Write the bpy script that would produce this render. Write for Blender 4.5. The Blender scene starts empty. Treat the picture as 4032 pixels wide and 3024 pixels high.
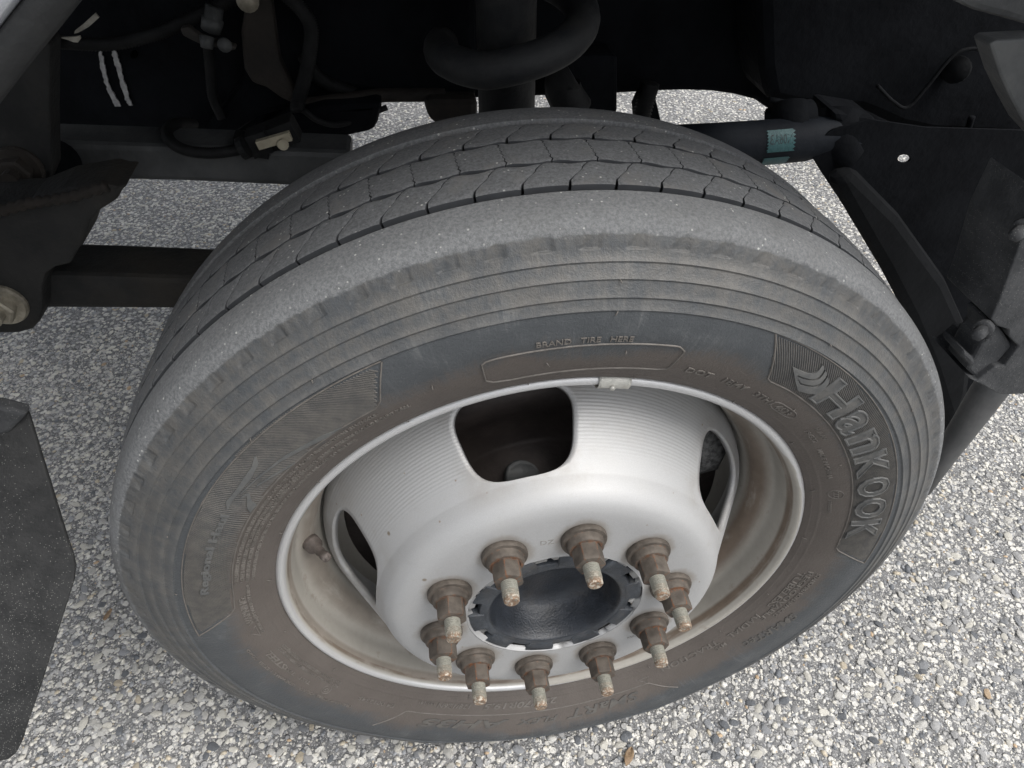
import bpy, bmesh, math, random
import numpy as np
from mathutils import Vector, Matrix

# ------------------------------------------------------------------ camera, sky, sun, exposure
S = bpy.context.scene
COL = S.collection
ZC = 0.376                                    # height of the wheel centre over the ground
CAM = np.array([-0.09248, -0.38606, 0.62347 + ZC])
YAW, PITCH, FPX = 0.14259, -0.74649, 2796.0
cd = bpy.data.cameras.new('camera'); cam = bpy.data.objects.new('camera', cd); COL.objects.link(cam)
cd.sensor_width = 36.0; cd.lens = FPX / 4032 * 36.0; cd.clip_start = 0.02; cd.clip_end = 2000
cam.location = CAM; cam.rotation_euler = (math.pi / 2 + PITCH, 0, -YAW)
S.camera = cam
W = bpy.data.worlds.new('World'); S.world = W; W.use_nodes = True
wn = W.node_tree.nodes; wl = W.node_tree.links
sky = wn.new('ShaderNodeTexSky'); sky.sky_type = 'NISHITA'; sky.sun_disc = False
SUN_EL, SUN_AZ = math.radians(58), math.radians(126)   # azimuth measured clockwise from +Y
sky.sun_elevation = SUN_EL; sky.sun_rotation = SUN_AZ
sky.dust_density = 4.0; sky.ozone_density = 1.0; sky.air_density = 1.0
wn['Background'].inputs['Strength'].default_value = 0.15
hs = wn.new('ShaderNodeHueSaturation'); hs.inputs['Saturation'].default_value = 0.22     # cloud veil
wl.new(sky.outputs[0], hs.inputs['Color']); wl.new(hs.outputs[0], wn['Background'].inputs['Color'])
sd = bpy.data.lights.new('sun', 'SUN'); sun = bpy.data.objects.new('sun', sd); COL.objects.link(sun)
sd.energy = 1.4; sd.angle = math.radians(40); sd.color = (1.0, 0.96, 0.9)
sv = Vector((math.sin(SUN_AZ) * math.cos(SUN_EL), math.cos(SUN_AZ) * math.cos(SUN_EL), math.sin(SUN_EL)))
sun.rotation_euler = sv.to_track_quat('Z', 'Y').to_euler(); sun.location = (0, -3, 6)
S.view_settings.view_transform = 'Standard'; S.view_settings.look = 'None'
S.view_settings.exposure = 0.6; S.view_settings.gamma = 1.0; S.view_settings.use_curve_mapping = False

random.seed(7); RNG = np.random.default_rng(7)
# ------------------------------------------------------------------ geometry helpers
_cy, _sy, _cp, _sp = math.cos(YAW), math.sin(YAW), math.cos(PITCH), math.sin(PITCH)
FWD = np.array([_sy * _cp, _cy * _cp, _sp]); RGT = np.array([_cy, -_sy, 0.0]); UPV = np.cross(RGT, FWD)
def ray(px, py):
    k = 4032 / 2212
    return FWD + (px * k - 2016) / FPX * RGT - (py * k - 1512) / FPX * UPV
def at(px, py, y):
    """world point that stands at depth y (metres behind the wheel face) for a measured point of the photograph"""
    d = ray(px, py); return CAM + d * ((y - CAM[1]) / d[1])
def at_z(px, py, z=0.0):
    d = ray(px, py); return CAM + d * ((z - CAM[2]) / d[2])
def project(P):
    d = P - CAM; z = d @ FWD
    return 1106 + FPX / 4032 * 2212 * (d @ RGT) / z, 829.5 - FPX / 4032 * 2212 * (d @ UPV) / z, z

def mesh_np(name, V, F, smooth=True, attrs=None):
    """V n x 3; F list of index arrays (m x 3 / m x 4) or a plain list of tuples"""
    me = bpy.data.meshes.new(name)
    V = np.asarray(V, dtype=np.float32).reshape(-1, 3)
    if isinstance(F, np.ndarray): F = [F]
    if len(F) and not isinstance(F[0], np.ndarray):
        me.from_pydata(V.tolist(), [], [tuple(f) for f in F])
    else:
        F = [f for f in F if len(f)]
        loops = np.concatenate([f.ravel() for f in F]).astype(np.int32)
        tot = np.concatenate([np.full(len(f), f.shape[1], np.int32) for f in F])
        start = np.concatenate([[0], np.cumsum(tot)[:-1]]).astype(np.int32)
        me.vertices.add(len(V)); me.vertices.foreach_set('co', V.ravel())
        me.loops.add(len(loops)); me.loops.foreach_set('vertex_index', loops)
        me.polygons.add(len(tot)); me.polygons.foreach_set('loop_start', start); me.polygons.foreach_set('loop_total', tot)
    me.update(calc_edges=True); me.validate()
    me.polygons.foreach_set('use_smooth', np.full(len(me.polygons), smooth))
    for k, a in (attrs or {}).items():
        a = np.asarray(a, np.float32)
        if a.ndim == 1:
            me.attributes.new(k, 'FLOAT', 'POINT').data.foreach_set('value', a)
        else:
            c4 = np.concatenate([a, np.ones((len(a), 1), np.float32)], 1)
            me.attributes.new(k, 'FLOAT_COLOR', 'POINT').data.foreach_set('color', c4.ravel())
    return me
def obj(name, me, mat=None, parent=None, loc=(0, 0, 0), rot=(0, 0, 0), label=None, kind=None):
    o = bpy.data.objects.new(name, me); COL.objects.link(o)
    if mat is not None and me is not None and not me.materials: me.materials.append(mat)
    o.location = loc; o.rotation_euler = rot
    if parent is not None: o.parent = parent
    if label: o['label'] = label
    if kind: o['kind'] = kind
    return o
def join(parts):
    V, F, n = [], [], 0
    for v, f in parts:
        v = np.asarray(v, float).reshape(-1, 3); V.append(v)
        for g in (f if isinstance(f, list) else [f]):
            F.append(np.asarray(g) + n)
        n += len(v)
    return np.concatenate(V), F
def lathe(prof, n=96, t0=0.0, t1=2 * math.pi, fn=None, angles=None):
    """profile of (y, r) turned about the wheel axis (y); angle t runs clockwise from the top"""
    prof = np.asarray(prof, float); m = len(prof)
    full = abs(t1 - t0 - 2 * math.pi) < 1e-6
    ts = np.linspace(t0, t1, n + (0 if full else 1), endpoint=not full) if angles is None else np.asarray(angles)
    y = np.repeat(prof[None, :, 0], len(ts), 0); r = np.repeat(prof[None, :, 1], len(ts), 0); T = np.repeat(ts[:, None], m, 1)
    if fn: y, r = fn(T, y, r)
    V = np.stack([r * np.sin(T), y, r * np.cos(T)], -1).reshape(-1, 3)
    i = np.arange(len(ts) if full else len(ts) - 1)[:, None]; j = np.arange(m - 1)[None, :]
    a = (i * m + j); b = (((i + 1) % len(ts)) * m + j)
    F = np.stack([a, a + 1, b + 1, b], -1).reshape(-1, 4)
    return V, [F]
def grid_faces(nu, nv, flip=False):
    i = np.arange(nu - 1)[:, None]; j = np.arange(nv - 1)[None, :]
    a = i * nv + j
    F = np.stack([a, a + nv, a + nv + 1, a + 1], -1).reshape(-1, 4)
    return F[:, ::-1] if flip else F
def tube(path, rad, n=10, caps=True, ripple=0.0):
    P = np.asarray(path, float); m = len(P)
    rad = np.full(m, rad, float) if np.isscalar(rad) else np.asarray(rad, float)
    T = np.gradient(P, axis=0); T /= np.linalg.norm(T, axis=1)[:, None] + 1e-12
    ref = np.array([0.0, 0.0, 1.0]) if abs(T[0, 2]) < 0.9 else np.array([0.0, 1.0, 0.0])
    u = np.cross(T[0], ref); u /= np.linalg.norm(u); U = []
    for k in range(m):
        u = u - T[k] * (u @ T[k]); u /= np.linalg.norm(u); U.append(u)
    U = np.array(U); B = np.cross(T, U)
    if ripple: rad = rad * (1 + ripple * (np.arange(m) % 2 * 2 - 1))
    a = np.linspace(0, 2 * math.pi, n, endpoint=False)
    V = (P[:, None, :] + rad[:, None, None] * (np.cos(a)[None, :, None] * U[:, None, :] + np.sin(a)[None, :, None] * B[:, None, :])).reshape(-1, 3)
    i = np.arange(m - 1)[:, None]; j = np.arange(n)[None, :]; j2 = (j + 1) % n
    F = np.stack([i * n + j, i * n + j2, (i + 1) * n + j2, (i + 1) * n + j], -1).reshape(-1, 4)
    if not caps: return V, [F]
    V = np.concatenate([V, P[:1], P[-1:]])
    k = np.arange(n); c0, c1 = len(V) - 2, len(V) - 1
    A = np.stack([np.full(n, c0), (k + 1) % n, k], -1); Bf = np.stack([np.full(n, c1), (m - 1) * n + k, (m - 1) * n + (k + 1) % n], -1)
    return V, [F, A, Bf]
def smooth_path(pts, n=60):
    P = np.asarray(pts, float); m = len(P)
    E = np.concatenate([[2 * P[0] - P[1]], P, [2 * P[-1] - P[-2]]]); out = []
    for s in np.linspace(0, m - 1 - 1e-9, n):
        k = int(s); f = s - k; a, b, c, d = E[k], E[k + 1], E[k + 2], E[k + 3]
        out.append(0.5 * (2 * b + (c - a) * f + (2 * a - 5 * b + 4 * c - d) * f * f + (3 * b - a - 3 * c + d) * f ** 3))
    return np.array(out)
def box(c, size, R=None):
    s = np.array([[x, y, z] for x in (-.5, .5) for y in (-.5, .5) for z in (-.5, .5)]) * np.array(size)
    if R is not None: s = s @ np.array(R).T
    return s + np.array(c), [np.array([[0, 1, 3, 2], [4, 6, 7, 5], [0, 4, 5, 1], [2, 3, 7, 6], [0, 2, 6, 4], [1, 5, 7, 3]])]
def solid(pts, depth_vec, bevel=0.0, holes=(), segs=2):
    """a plate: outline of world points pushed back along depth_vec, with rounded edges"""
    bm = bmesh.new(); es = []
    for loop in (pts,) + tuple(holes):
        vs = [bm.verts.new(tuple(p)) for p in loop]
        es += [bm.edges.new((vs[i], vs[(i + 1) % len(vs)])) for i in range(len(vs))]
    bmesh.ops.triangle_fill(bm, use_beauty=True, use_dissolve=False, edges=es)
    r = bmesh.ops.extrude_face_region(bm, geom=list(bm.faces))
    bmesh.ops.translate(bm, vec=Vector(depth_vec), verts=[g for g in r['geom'] if isinstance(g, bmesh.types.BMVert)])
    bmesh.ops.recalc_face_normals(bm, faces=list(bm.faces))
    if bevel:
        sharp = [e for e in bm.edges if len(e.link_faces) == 2 and e.calc_face_angle(0) > 0.5]
        bmesh.ops.bevel(bm, geom=sharp, offset=bevel, segments=segs, profile=0.5, affect='EDGES', clamp_overlap=True)
    me = bpy.data.meshes.new('plate'); bm.to_mesh(me); bm.free()
    for p in me.polygons: p.use_smooth = False
    return me
def plate(name, pix, y, thick, mat, parent, bevel=0.004, holes=(), label=None, curve=0):
    ys = (lambda i: y) if np.isscalar(y) else (lambda i: y[i])
    pts = [at(p[0], p[1], ys(i)) for i, p in enumerate(pix)]
    hs = tuple([at(p[0], p[1], y if np.isscalar(y) else y[0]) for p in h] for h in holes)
    me = solid(pts, (0, thick, 0), bevel, hs); me.name = name
    return obj(name, me, mat, parent, label=label)
def circle_px(cx, cy, rx, ry, n=20):
    return [(cx + rx * math.cos(a), cy + ry * math.sin(a)) for a in np.linspace(0, 2 * math.pi, n, endpoint=False)]

# ------------------------------------------------------------------ material helpers
class M:
    def __init__(s, name):
        s.m = bpy.data.materials.new(name); s.m.use_nodes = True
        s.t = s.m.node_tree; s.b = s.t.nodes['Principled BSDF']
    def n(s, kind, **kw):
        x = s.t.nodes.new('ShaderNode' + kind)
        for k, v in kw.items(): setattr(x, k, v)
        return x
    def put(s, sock, v):
        if isinstance(v, bpy.types.NodeSocket): s.t.links.new(v, sock)
        elif v is not None:
            if sock.type == 'RGBA' and not np.isscalar(v) and len(v) == 3: v = (*v, 1)
            elif sock.type == 'RGBA' and np.isscalar(v): v = (v, v, v, 1)
            sock.default_value = v
    def math(s, op, a, b=None, c=None, clamp=False):
        x = s.n('Math', operation=op, use_clamp=clamp)
        for i, v in enumerate((a, b, c)):
            if v is not None: s.put(x.inputs[i], v)
        return x.outputs[0]
    def mix(s, f, a, b, blend='MIX'):
        x = s.n('Mix', data_type='RGBA', blend_type=blend)
        s.put(x.inputs[0], f); s.put(x.inputs[6], a); s.put(x.inputs[7], b); return x.outputs[2]
    def ramp(s, v, lo, hi, a=0.0, b=1.0):
        x = s.n('MapRange', interpolation_type='SMOOTHSTEP'); s.put(x.inputs[0], v)
        for i, q in enumerate((lo, hi, a, b)): s.put(x.inputs[1 + i], q)
        return x.outputs[0]
    def noise(s, vec, scale, detail=4, rough=0.6, color=False):
        x = s.n('TexNoise'); s.put(x.inputs['Vector'], vec)
        x.inputs['Scale'].default_value = scale; x.inputs['Detail'].default_value = detail; x.inputs['Roughness'].default_value = rough
        return x.outputs[1 if color else 0]
    def vor(s, vec, scale, out='Distance', feature='F1'):
        x = s.n('TexVoronoi', feature=feature); s.put(x.inputs['Vector'], vec); x.inputs['Scale'].default_value = scale
        return x.outputs[out]
    def obj(s): return s.n('TexCoord').outputs['Object']
    def attr(s, name, out='Fac'): return s.n('Attribute', attribute_name=name).outputs[out]
    def sep(s, v):
        x = s.n('SeparateXYZ'); s.put(x.inputs[0], v); return x.outputs
    def comb(s, a, b, c):
        x = s.n('CombineXYZ')
        for i, v in enumerate((a, b, c)): s.put(x.inputs[i], v)
        return x.outputs[0]
    def bump(s, h, dist, strength=1.0, normal=None):
        x = s.n('Bump'); s.put(x.inputs['Height'], h); x.inputs['Distance'].default_value = dist; x.inputs['Strength'].default_value = strength
        if normal is not None: s.put(x.inputs['Normal'], normal)
        return x.outputs[0]
    def polar(s):
        p = s.sep(s.obj()); x, y, z = p[0], p[1], p[2]
        r = s.math('SQRT', s.math('ADD', s.math('MULTIPLY', x, x), s.math('MULTIPLY', z, z)))
        return r, s.math('ARCTAN2', x, z), y
    def done(s, base, rough=0.5, metal=0.0, normal=None, spec=None):
        s.put(s.b.inputs['Base Color'], base); s.put(s.b.inputs['Roughness'], rough); s.put(s.b.inputs['Metallic'], metal)
        if normal is not None: s.put(s.b.inputs['Normal'], normal)
        if spec is not None: s.put(s.b.inputs['Specular IOR Level'], spec)
        return s.m

def mat_asphalt():
    m = M('asphalt'); v = m.obj()
    big = m.noise(v, 2.2, 3); mid = m.noise(v, 90, 6, 0.8)
    d3 = m.vor(v, 620); c3 = m.sep(m.vor(v, 620, 'Color'))[0]; fines = m.math('MULTIPLY', m.ramp(d3, 0.45, 0.25), m.ramp(c3, 0.3, 0.6))
    d1 = m.vor(v, 260); c1 = m.sep(m.vor(v, 260, 'Color'))[0]
    d2 = m.vor(v, 95); c2 = m.sep(m.vor(v, 95, 'Color'))
    grain = m.ramp(d1, 0.42, 0.25); grain = m.math('MULTIPLY', grain, m.ramp(c1, 0.35, 0.55))
    peb = m.ramp(d2, 0.52, 0.38); peb = m.math('MULTIPLY', peb, m.ramp(c2[0], 0.14, 0.20))
    tar = m.mix(m.ramp(mid, 0.3, 0.7), (0.06, 0.062, 0.066), (0.24, 0.24, 0.24))
    tar = m.mix(fines, tar, m.mix(c3, (0.16, 0.16, 0.165), (0.50, 0.495, 0.48)))
    col = m.mix(grain, tar, m.mix(c1, (0.20, 0.203, 0.207), (0.52, 0.515, 0.50)))
    stone = m.mix(c2[1], (0.28, 0.283, 0.29), (0.70, 0.685, 0.64))
    col = m.mix(peb, col, stone)
    col = m.mix(1.0, col, m.ramp(big, 0.3, 0.7, 0.86, 1.08), 'MULTIPLY')
    h = m.math('ADD', m.math('MULTIPLY', peb, 0.8), m.math('ADD', m.math('MULTIPLY', grain, 0.35), m.math('MULTIPLY', mid, 0.5)))
    return m.done(col, 0.85, normal=m.bump(h, 0.004, 0.9))
def mat_stone():
    m = M('stone'); c = m.attr('tint', 'Color'); v = m.obj()
    col = m.mix(m.ramp(m.noise(v, 420, 4, 0.7), 0.35, 0.7), m.mix(1.0, c, 0.82, 'MULTIPLY'), c)
    return m.done(col, 0.75, normal=m.bump(m.noise(v, 500, 3), 0.0012, 0.6))
def mat_stone_big(tint, name):
    m = M(name); v = m.obj(); r = m.n('ObjectInfo').outputs['Random']
    c = m.mix(r, tuple(q * 0.8 for q in tint), tint)
    col = m.mix(m.ramp(m.noise(v, 300, 4, 0.7), 0.35, 0.7), m.mix(1.0, c, 0.7, 'MULTIPLY'), c)
    return m.done(col, 0.75, normal=m.bump(m.noise(v, 420, 3), 0.0012, 0.6))
def mat_rubber():
    m = M('tyre_rubber'); r, a, y = m.polar(); v = m.obj()
    pv = m.comb(m.math('MULTIPLY', a, 2.6), m.math('MULTIPLY', r, 16.0), 0.0)
    n1 = m.noise(pv, 1.6, 5, 0.65); fine = m.noise(v, 900, 3, 0.7); n3 = m.noise(v, 34, 5, 0.65)
    streak = m.noise(m.comb(m.math('MULTIPLY', a, 90.0), m.math('MULTIPLY', r, 14.0), 0.0), 1.3, 4, 0.7)
    grit = m.ramp(m.noise(v, 420, 3, 0.75), 0.28, 0.72)
    slate = m.mix(n3, (0.040, 0.045, 0.050), (0.074, 0.080, 0.086))
    slate = m.mix(m.math('MULTIPLY', m.ramp(m.math('ADD', m.math('MULTIPLY', streak, 0.5), m.math('MULTIPLY', n3, 0.5)), 0.52, 0.70), 0.42), slate, (0.16, 0.165, 0.165))
    brown = m.mix(n3, (0.074, 0.063, 0.056), (0.112, 0.098, 0.088))
    edge = m.math('ADD', r, m.math('MULTIPLY', m.math('SUBTRACT', n1, 0.5), 0.06))
    edge = m.math('ADD', edge, m.math('MULTIPLY', m.math('SUBTRACT', streak, 0.5), 0.025))
    side = m.mix(m.ramp(edge, 0.318, 0.296), slate, brown)
    # dusty ribs
    rib = m.math('MULTIPLY', m.ramp(r, 0.338, 0.352), m.ramp(m.math('ADD', m.math('MULTIPLY', m.noise(v, 55, 6, 0.72), 0.75), m.math('MULTIPLY', streak, 0.25)), 0.34, 0.66))
    side = m.mix(m.math('MULTIPLY', rib, 0.6), side, m.mix(n3, (0.088, 0.082, 0.074), (0.150, 0.138, 0.120)))
    for q in (0.3424, 0.3509, 0.3622, 0.3724):      # paler band along the crest of every rib, broken by noise
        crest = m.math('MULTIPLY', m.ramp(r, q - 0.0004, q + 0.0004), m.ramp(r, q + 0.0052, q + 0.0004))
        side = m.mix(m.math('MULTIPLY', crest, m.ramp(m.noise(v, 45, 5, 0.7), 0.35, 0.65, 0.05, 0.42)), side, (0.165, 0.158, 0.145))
    tread = m.mix(grit, (0.072, 0.075, 0.079), (0.138, 0.142, 0.147))
    tread = m.mix(m.ramp(n3, 0.5, 0.75), tread, (0.125, 0.122, 0.118))
    shoulder = m.mix(grit, (0.105, 0.109, 0.113), (0.185, 0.190, 0.194))
    shoulder = m.mix(m.math('MULTIPLY', m.ramp(m.noise(v, 14, 5, 0.7), 0.45, 0.75), 0.5), shoulder, (0.10, 0.10, 0.098))
    wr = m.math('ADD', r, m.math('MULTIPLY', m.math('SUBTRACT', m.noise(v, 120, 3), 0.5), 0.004))
    worn = m.ramp(wr, 0.3865, 0.3885)
    top = m.mix(m.ramp(y, 0.0325, 0.0345), shoulder, tread)
    # groove walls and floors keep unworn rubber
    col = m.mix(worn, side, top)
    spark = m.math('MULTIPLY', m.ramp(m.vor(v, 330), 0.34, 0.16), m.math('GREATER_THAN', m.sep(m.vor(v, 330, 'Color'))[0], 0.90))
    col = m.mix(m.math('MULTIPLY', m.math('MULTIPLY', spark, m.ramp(r, 0.385, 0.389)), m.ramp(n3, 0.40, 0.62, 0.1, 0.75)), col, (0.55, 0.55, 0.52))
    rough = m.mix(worn, m.ramp(edge, 0.318, 0.296, 0.46, 0.72), 0.8)
    h = m.math('ADD', m.math('MULTIPLY', grit, 0.7), n3)
    return m.done(col, rough, normal=m.bump(h, 0.0010, 0.36), spec=0.45)
def mat_groove():
    m = M('groove_rubber'); v = m.obj()
    return m.done(m.mix(m.noise(v, 60, 4), (0.018, 0.020, 0.024), (0.05, 0.053, 0.058)), 0.7)
def mat_letter(name, a, b, rough=0.6):
    m = M(name); v = m.obj(); n = m.noise(v, 90, 4, 0.7)
    return m.done(m.mix(m.ramp(n, 0.3, 0.7), a, b), rough, normal=m.bump(m.noise(v, 600, 3), 0.0008, 0.4))
def mat_silver():
    m = M('silver_paint'); r, a, y = m.polar(); v = m.obj()
    fine = m.noise(v, 1400, 2, 0.6); sm = m.noise(v, 14, 4, 0.6)
    base = m.mix(fine, (0.315, 0.318, 0.322), (0.475, 0.478, 0.48))
    base = m.mix(m.math('MULTIPLY', m.ramp(sm, 0.5, 0.75), 0.25), base, (0.44, 0.43, 0.41))
    spots = m.math('MULTIPLY', m.ramp(m.vor(v, 26), 0.075, 0.03), m.math('GREATER_THAN', m.sep(m.vor(v, 26, 'Color'))[1], 0.62))
    base = m.mix(m.math('MULTIPLY', spots, 0.8), base, (0.16, 0.12, 0.07))
    sp2 = m.math('MULTIPLY', m.ramp(m.vor(v, 75), 0.10, 0.05), m.math('GREATER_THAN', m.sep(m.vor(v, 75, 'Color'))[2], 0.78))
    base = m.mix(m.math('MULTIPLY', sp2, 0.7), base, (0.22, 0.16, 0.10))
    # brake dust blown out of the hand holes
    ah = m.math('SUBTRACT', m.math('FLOORED_MODULO', m.math('ADD', a, 0.4548 - math.pi / 10 + math.pi / 5 + 4 * math.pi), 2 * math.pi / 5), math.pi / 5)
    near = m.math('MULTIPLY', m.ramp(m.math('ABSOLUTE', ah), 0.40, 0.24), m.ramp(y, -0.032, -0.012))
    base = m.mix(m.math('MULTIPLY', m.math('MULTIPLY', near, m.ramp(m.noise(v, 22, 5, 0.7), 0.40, 0.70)), 0.45), base, (0.26, 0.235, 0.205))
    da = m.math('MULTIPLY', m.math('SUBTRACT', m.math('FLOORED_MODULO', m.math('ADD', a, 0.4548 + math.pi / 10 + 4 * math.pi), math.pi / 5), math.pi / 10), r)
    dr = m.math('SUBTRACT', r, 0.1125)
    dd = m.math('SQRT', m.math('ADD', m.math('MULTIPLY', da, da), m.math('MULTIPLY', dr, dr)))
    n5 = m.noise(v, 70, 5, 0.7)
    halo = m.math('MULTIPLY', m.ramp(m.math('ADD', dd, m.math('MULTIPLY', m.math('SUBTRACT', n5, 0.5), 0.014)), 0.0285, 0.0205), m.ramp(y, -0.03, -0.036))
    base = m.mix(m.math('MULTIPLY', halo, 0.55), base, (0.24, 0.205, 0.165))
    grime = m.math('MULTIPLY', m.ramp(n5, 0.56, 0.74), 0.22)
    base = m.mix(grime, base, (0.30, 0.28, 0.25))
    # turning marks left by the lathe on the cone
    wave = m.math('SINE', m.math('MULTIPLY', y, 2 * math.pi / 0.0027))
    cone = m.math('MULTIPLY', m.ramp(y, -0.006, 0.006), m.ramp(m.noise(v, 9, 2), 0.25, 0.5, 0.45, 1.0))
    h = m.math('ADD', m.math('MULTIPLY', m.math('MULTIPLY', wave, cone), 0.5), m.math('MULTIPLY', fine, 0.25))
    return m.done(base, m.ramp(sm, 0.3, 0.7, 0.48, 0.58), 0.25, m.bump(h, 0.0002, 0.6))
def mat_rim():
    m = M('rim_paint'); r, a, y = m.polar(); v = m.obj()
    pv = m.comb(m.math('MULTIPLY', a, 3.0), m.math('MULTIPLY', r, 60.0), m.math('MULTIPLY', y, 40.0))
    n1 = m.noise(pv, 1.1, 5, 0.65); n2 = m.noise(v, 40, 5, 0.7); fine = m.noise(v, 1200, 2)
    clean = m.mix(fine, (0.50, 0.505, 0.51), (0.62, 0.62, 0.62))
    dirty = m.mix(n2, (0.29, 0.275, 0.245), (0.45, 0.43, 0.39))
    brown = m.mix(n2, (0.085, 0.062, 0.046), (0.21, 0.165, 0.128))
    # dirt settles in the two hollows of the barrel
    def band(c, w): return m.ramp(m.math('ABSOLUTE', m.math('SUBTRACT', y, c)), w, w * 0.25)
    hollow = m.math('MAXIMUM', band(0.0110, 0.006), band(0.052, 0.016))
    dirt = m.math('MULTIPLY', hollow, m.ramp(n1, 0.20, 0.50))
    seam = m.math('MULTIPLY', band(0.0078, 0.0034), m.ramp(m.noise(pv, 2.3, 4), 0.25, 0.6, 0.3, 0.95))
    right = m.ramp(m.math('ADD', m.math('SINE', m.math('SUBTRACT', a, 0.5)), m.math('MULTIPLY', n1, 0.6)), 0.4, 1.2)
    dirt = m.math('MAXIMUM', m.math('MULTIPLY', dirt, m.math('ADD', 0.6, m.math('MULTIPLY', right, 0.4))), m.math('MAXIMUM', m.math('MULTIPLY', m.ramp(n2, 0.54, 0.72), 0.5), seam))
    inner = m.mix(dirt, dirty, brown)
    lr = m.ramp(right, 0.2, 0.9, 0.2530, 0.2578)
    lip = m.math('MULTIPLY', m.ramp(m.math('SUBTRACT', r, lr), -0.0008, 0.0008), m.math('LESS_THAN', y, 0.03))
    col = m.mix(lip, inner, clean)
    return m.done(col, m.mix(lip, 0.6, 0.38), m.mix(lip, 0.1, 0.5), m.bump(m.math('ADD', m.math('MULTIPLY', fine, 0.3), n2), 0.0012, 0.4))
def mat_rust(name, dark, light, amount):
    m = M(name); v = m.obj(); rnd = m.n('ObjectInfo').outputs['Random']
    vv = m.n('VectorMath', operation='ADD'); m.put(vv.inputs[0], v); m.put(vv.inputs[1], m.comb(m.math('MULTIPLY', rnd, 9.0), rnd, rnd)); v2 = vv.outputs[0]
    n = m.noise(v2, 260, 5, 0.7); n2 = m.noise(v2, 700, 4, 0.7)
    col = m.mix(m.ramp(m.noise(v2, 90, 4, 0.6), 0.3, 0.7), dark, light)
    att = m.attr('rust')
    amount = m.math('MULTIPLY', amount, m.ramp(m.math('FRACT', m.math('MULTIPLY', rnd, 7.3)), 0, 1, 0.45, 1.0))
    k = m.math('MULTIPLY', m.ramp(m.math('ADD', m.math('MULTIPLY', att, 0.8), m.math('MULTIPLY', m.math('SUBTRACT', n, 0.5), 1.0)), 0.38, 0.60), amount)
    k = m.math('MULTIPLY', k, m.ramp(m.noise(v2, 150, 4, 0.7), 0.40, 0.60, 0.12, 1.0))
    col = m.mix(k, col, m.mix(n2, (0.085, 0.034, 0.016), (0.28, 0.105, 0.036)))
    return m.done(col, 0.72, 0.15, m.bump(m.math('ADD', n, n2), 0.0008, 0.4))
def mat_stud():
    m = M('stud_zinc'); v = m.obj(); rnd = m.n('ObjectInfo').outputs['Random']
    vv = m.n('VectorMath', operation='ADD'); m.put(vv.inputs[0], v); m.put(vv.inputs[1], m.comb(m.math('MULTIPLY', rnd, 9.0), rnd, rnd)); v2 = vv.outputs[0]
    n = m.noise(v2, 420, 5, 0.7); n2 = m.noise(v2, 300, 4, 0.7)
    col = m.mix(n, (0.17, 0.17, 0.145), (0.36, 0.355, 0.31))
    att = m.attr('rust')
    col = m.mix(m.math('MULTIPLY', m.ramp(att, 0.2, 0.7), m.ramp(n2, 0.35, 0.5)), col, m.mix(n, (0.14, 0.080, 0.045), (0.28, 0.17, 0.10)))
    col = m.mix(m.math('MULTIPLY', m.ramp(att, 0.25, 0.45), m.ramp(m.noise(v2, 300, 4), 0.50, 0.62, 0.0, 0.8)), col, (0.55, 0.52, 0.45))
    return m.done(col, 0.6, 0.3, m.bump(n, 0.0008, 0.5))
def mat_plain(name, a, b, scale=40, rough=0.6, metal=0.0, bump=0.001, dust=None, spec=None):
    m = M(name); v = m.obj(); n = m.noise(v, scale, 5, 0.65)
    col = m.mix(m.ramp(n, 0.3, 0.7), a, b)
    if dust: 
        n2 = m.noise(v, scale * 0.35, 5, 0.7); col = m.mix(m.math('MULTIPLY', m.ramp(n2, 0.48, 0.72), dust[3]), col, dust[:3])
    return m.done(col, rough, metal, m.bump(m.noise(v, scale * 8, 3), bump, 0.5), spec)
def mat_speckle(name, a, b, spk):
    m = M(name); v = m.obj(); n = m.noise(v, 30, 5, 0.65)
    col = m.mix(m.ramp(n, 0.3, 0.7), a, b)
    d = m.vor(v, 800); c = m.sep(m.vor(v, 800, 'Color'))[0]
    dens = m.ramp(m.noise(v, 9, 3), 0.35, 0.65, 0.95, 0.62)
    k = m.math('MULTIPLY', m.ramp(d, 0.34, 0.16), m.math('GREATER_THAN', c, dens))
    col = m.mix(m.math('MULTIPLY', k, 0.8), col, spk)
    return m.done(col, 0.75, 0.0, m.bump(m.math('ADD', n, m.noise(v, 300, 3)), 0.002, 0.5), 0.3)

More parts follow.
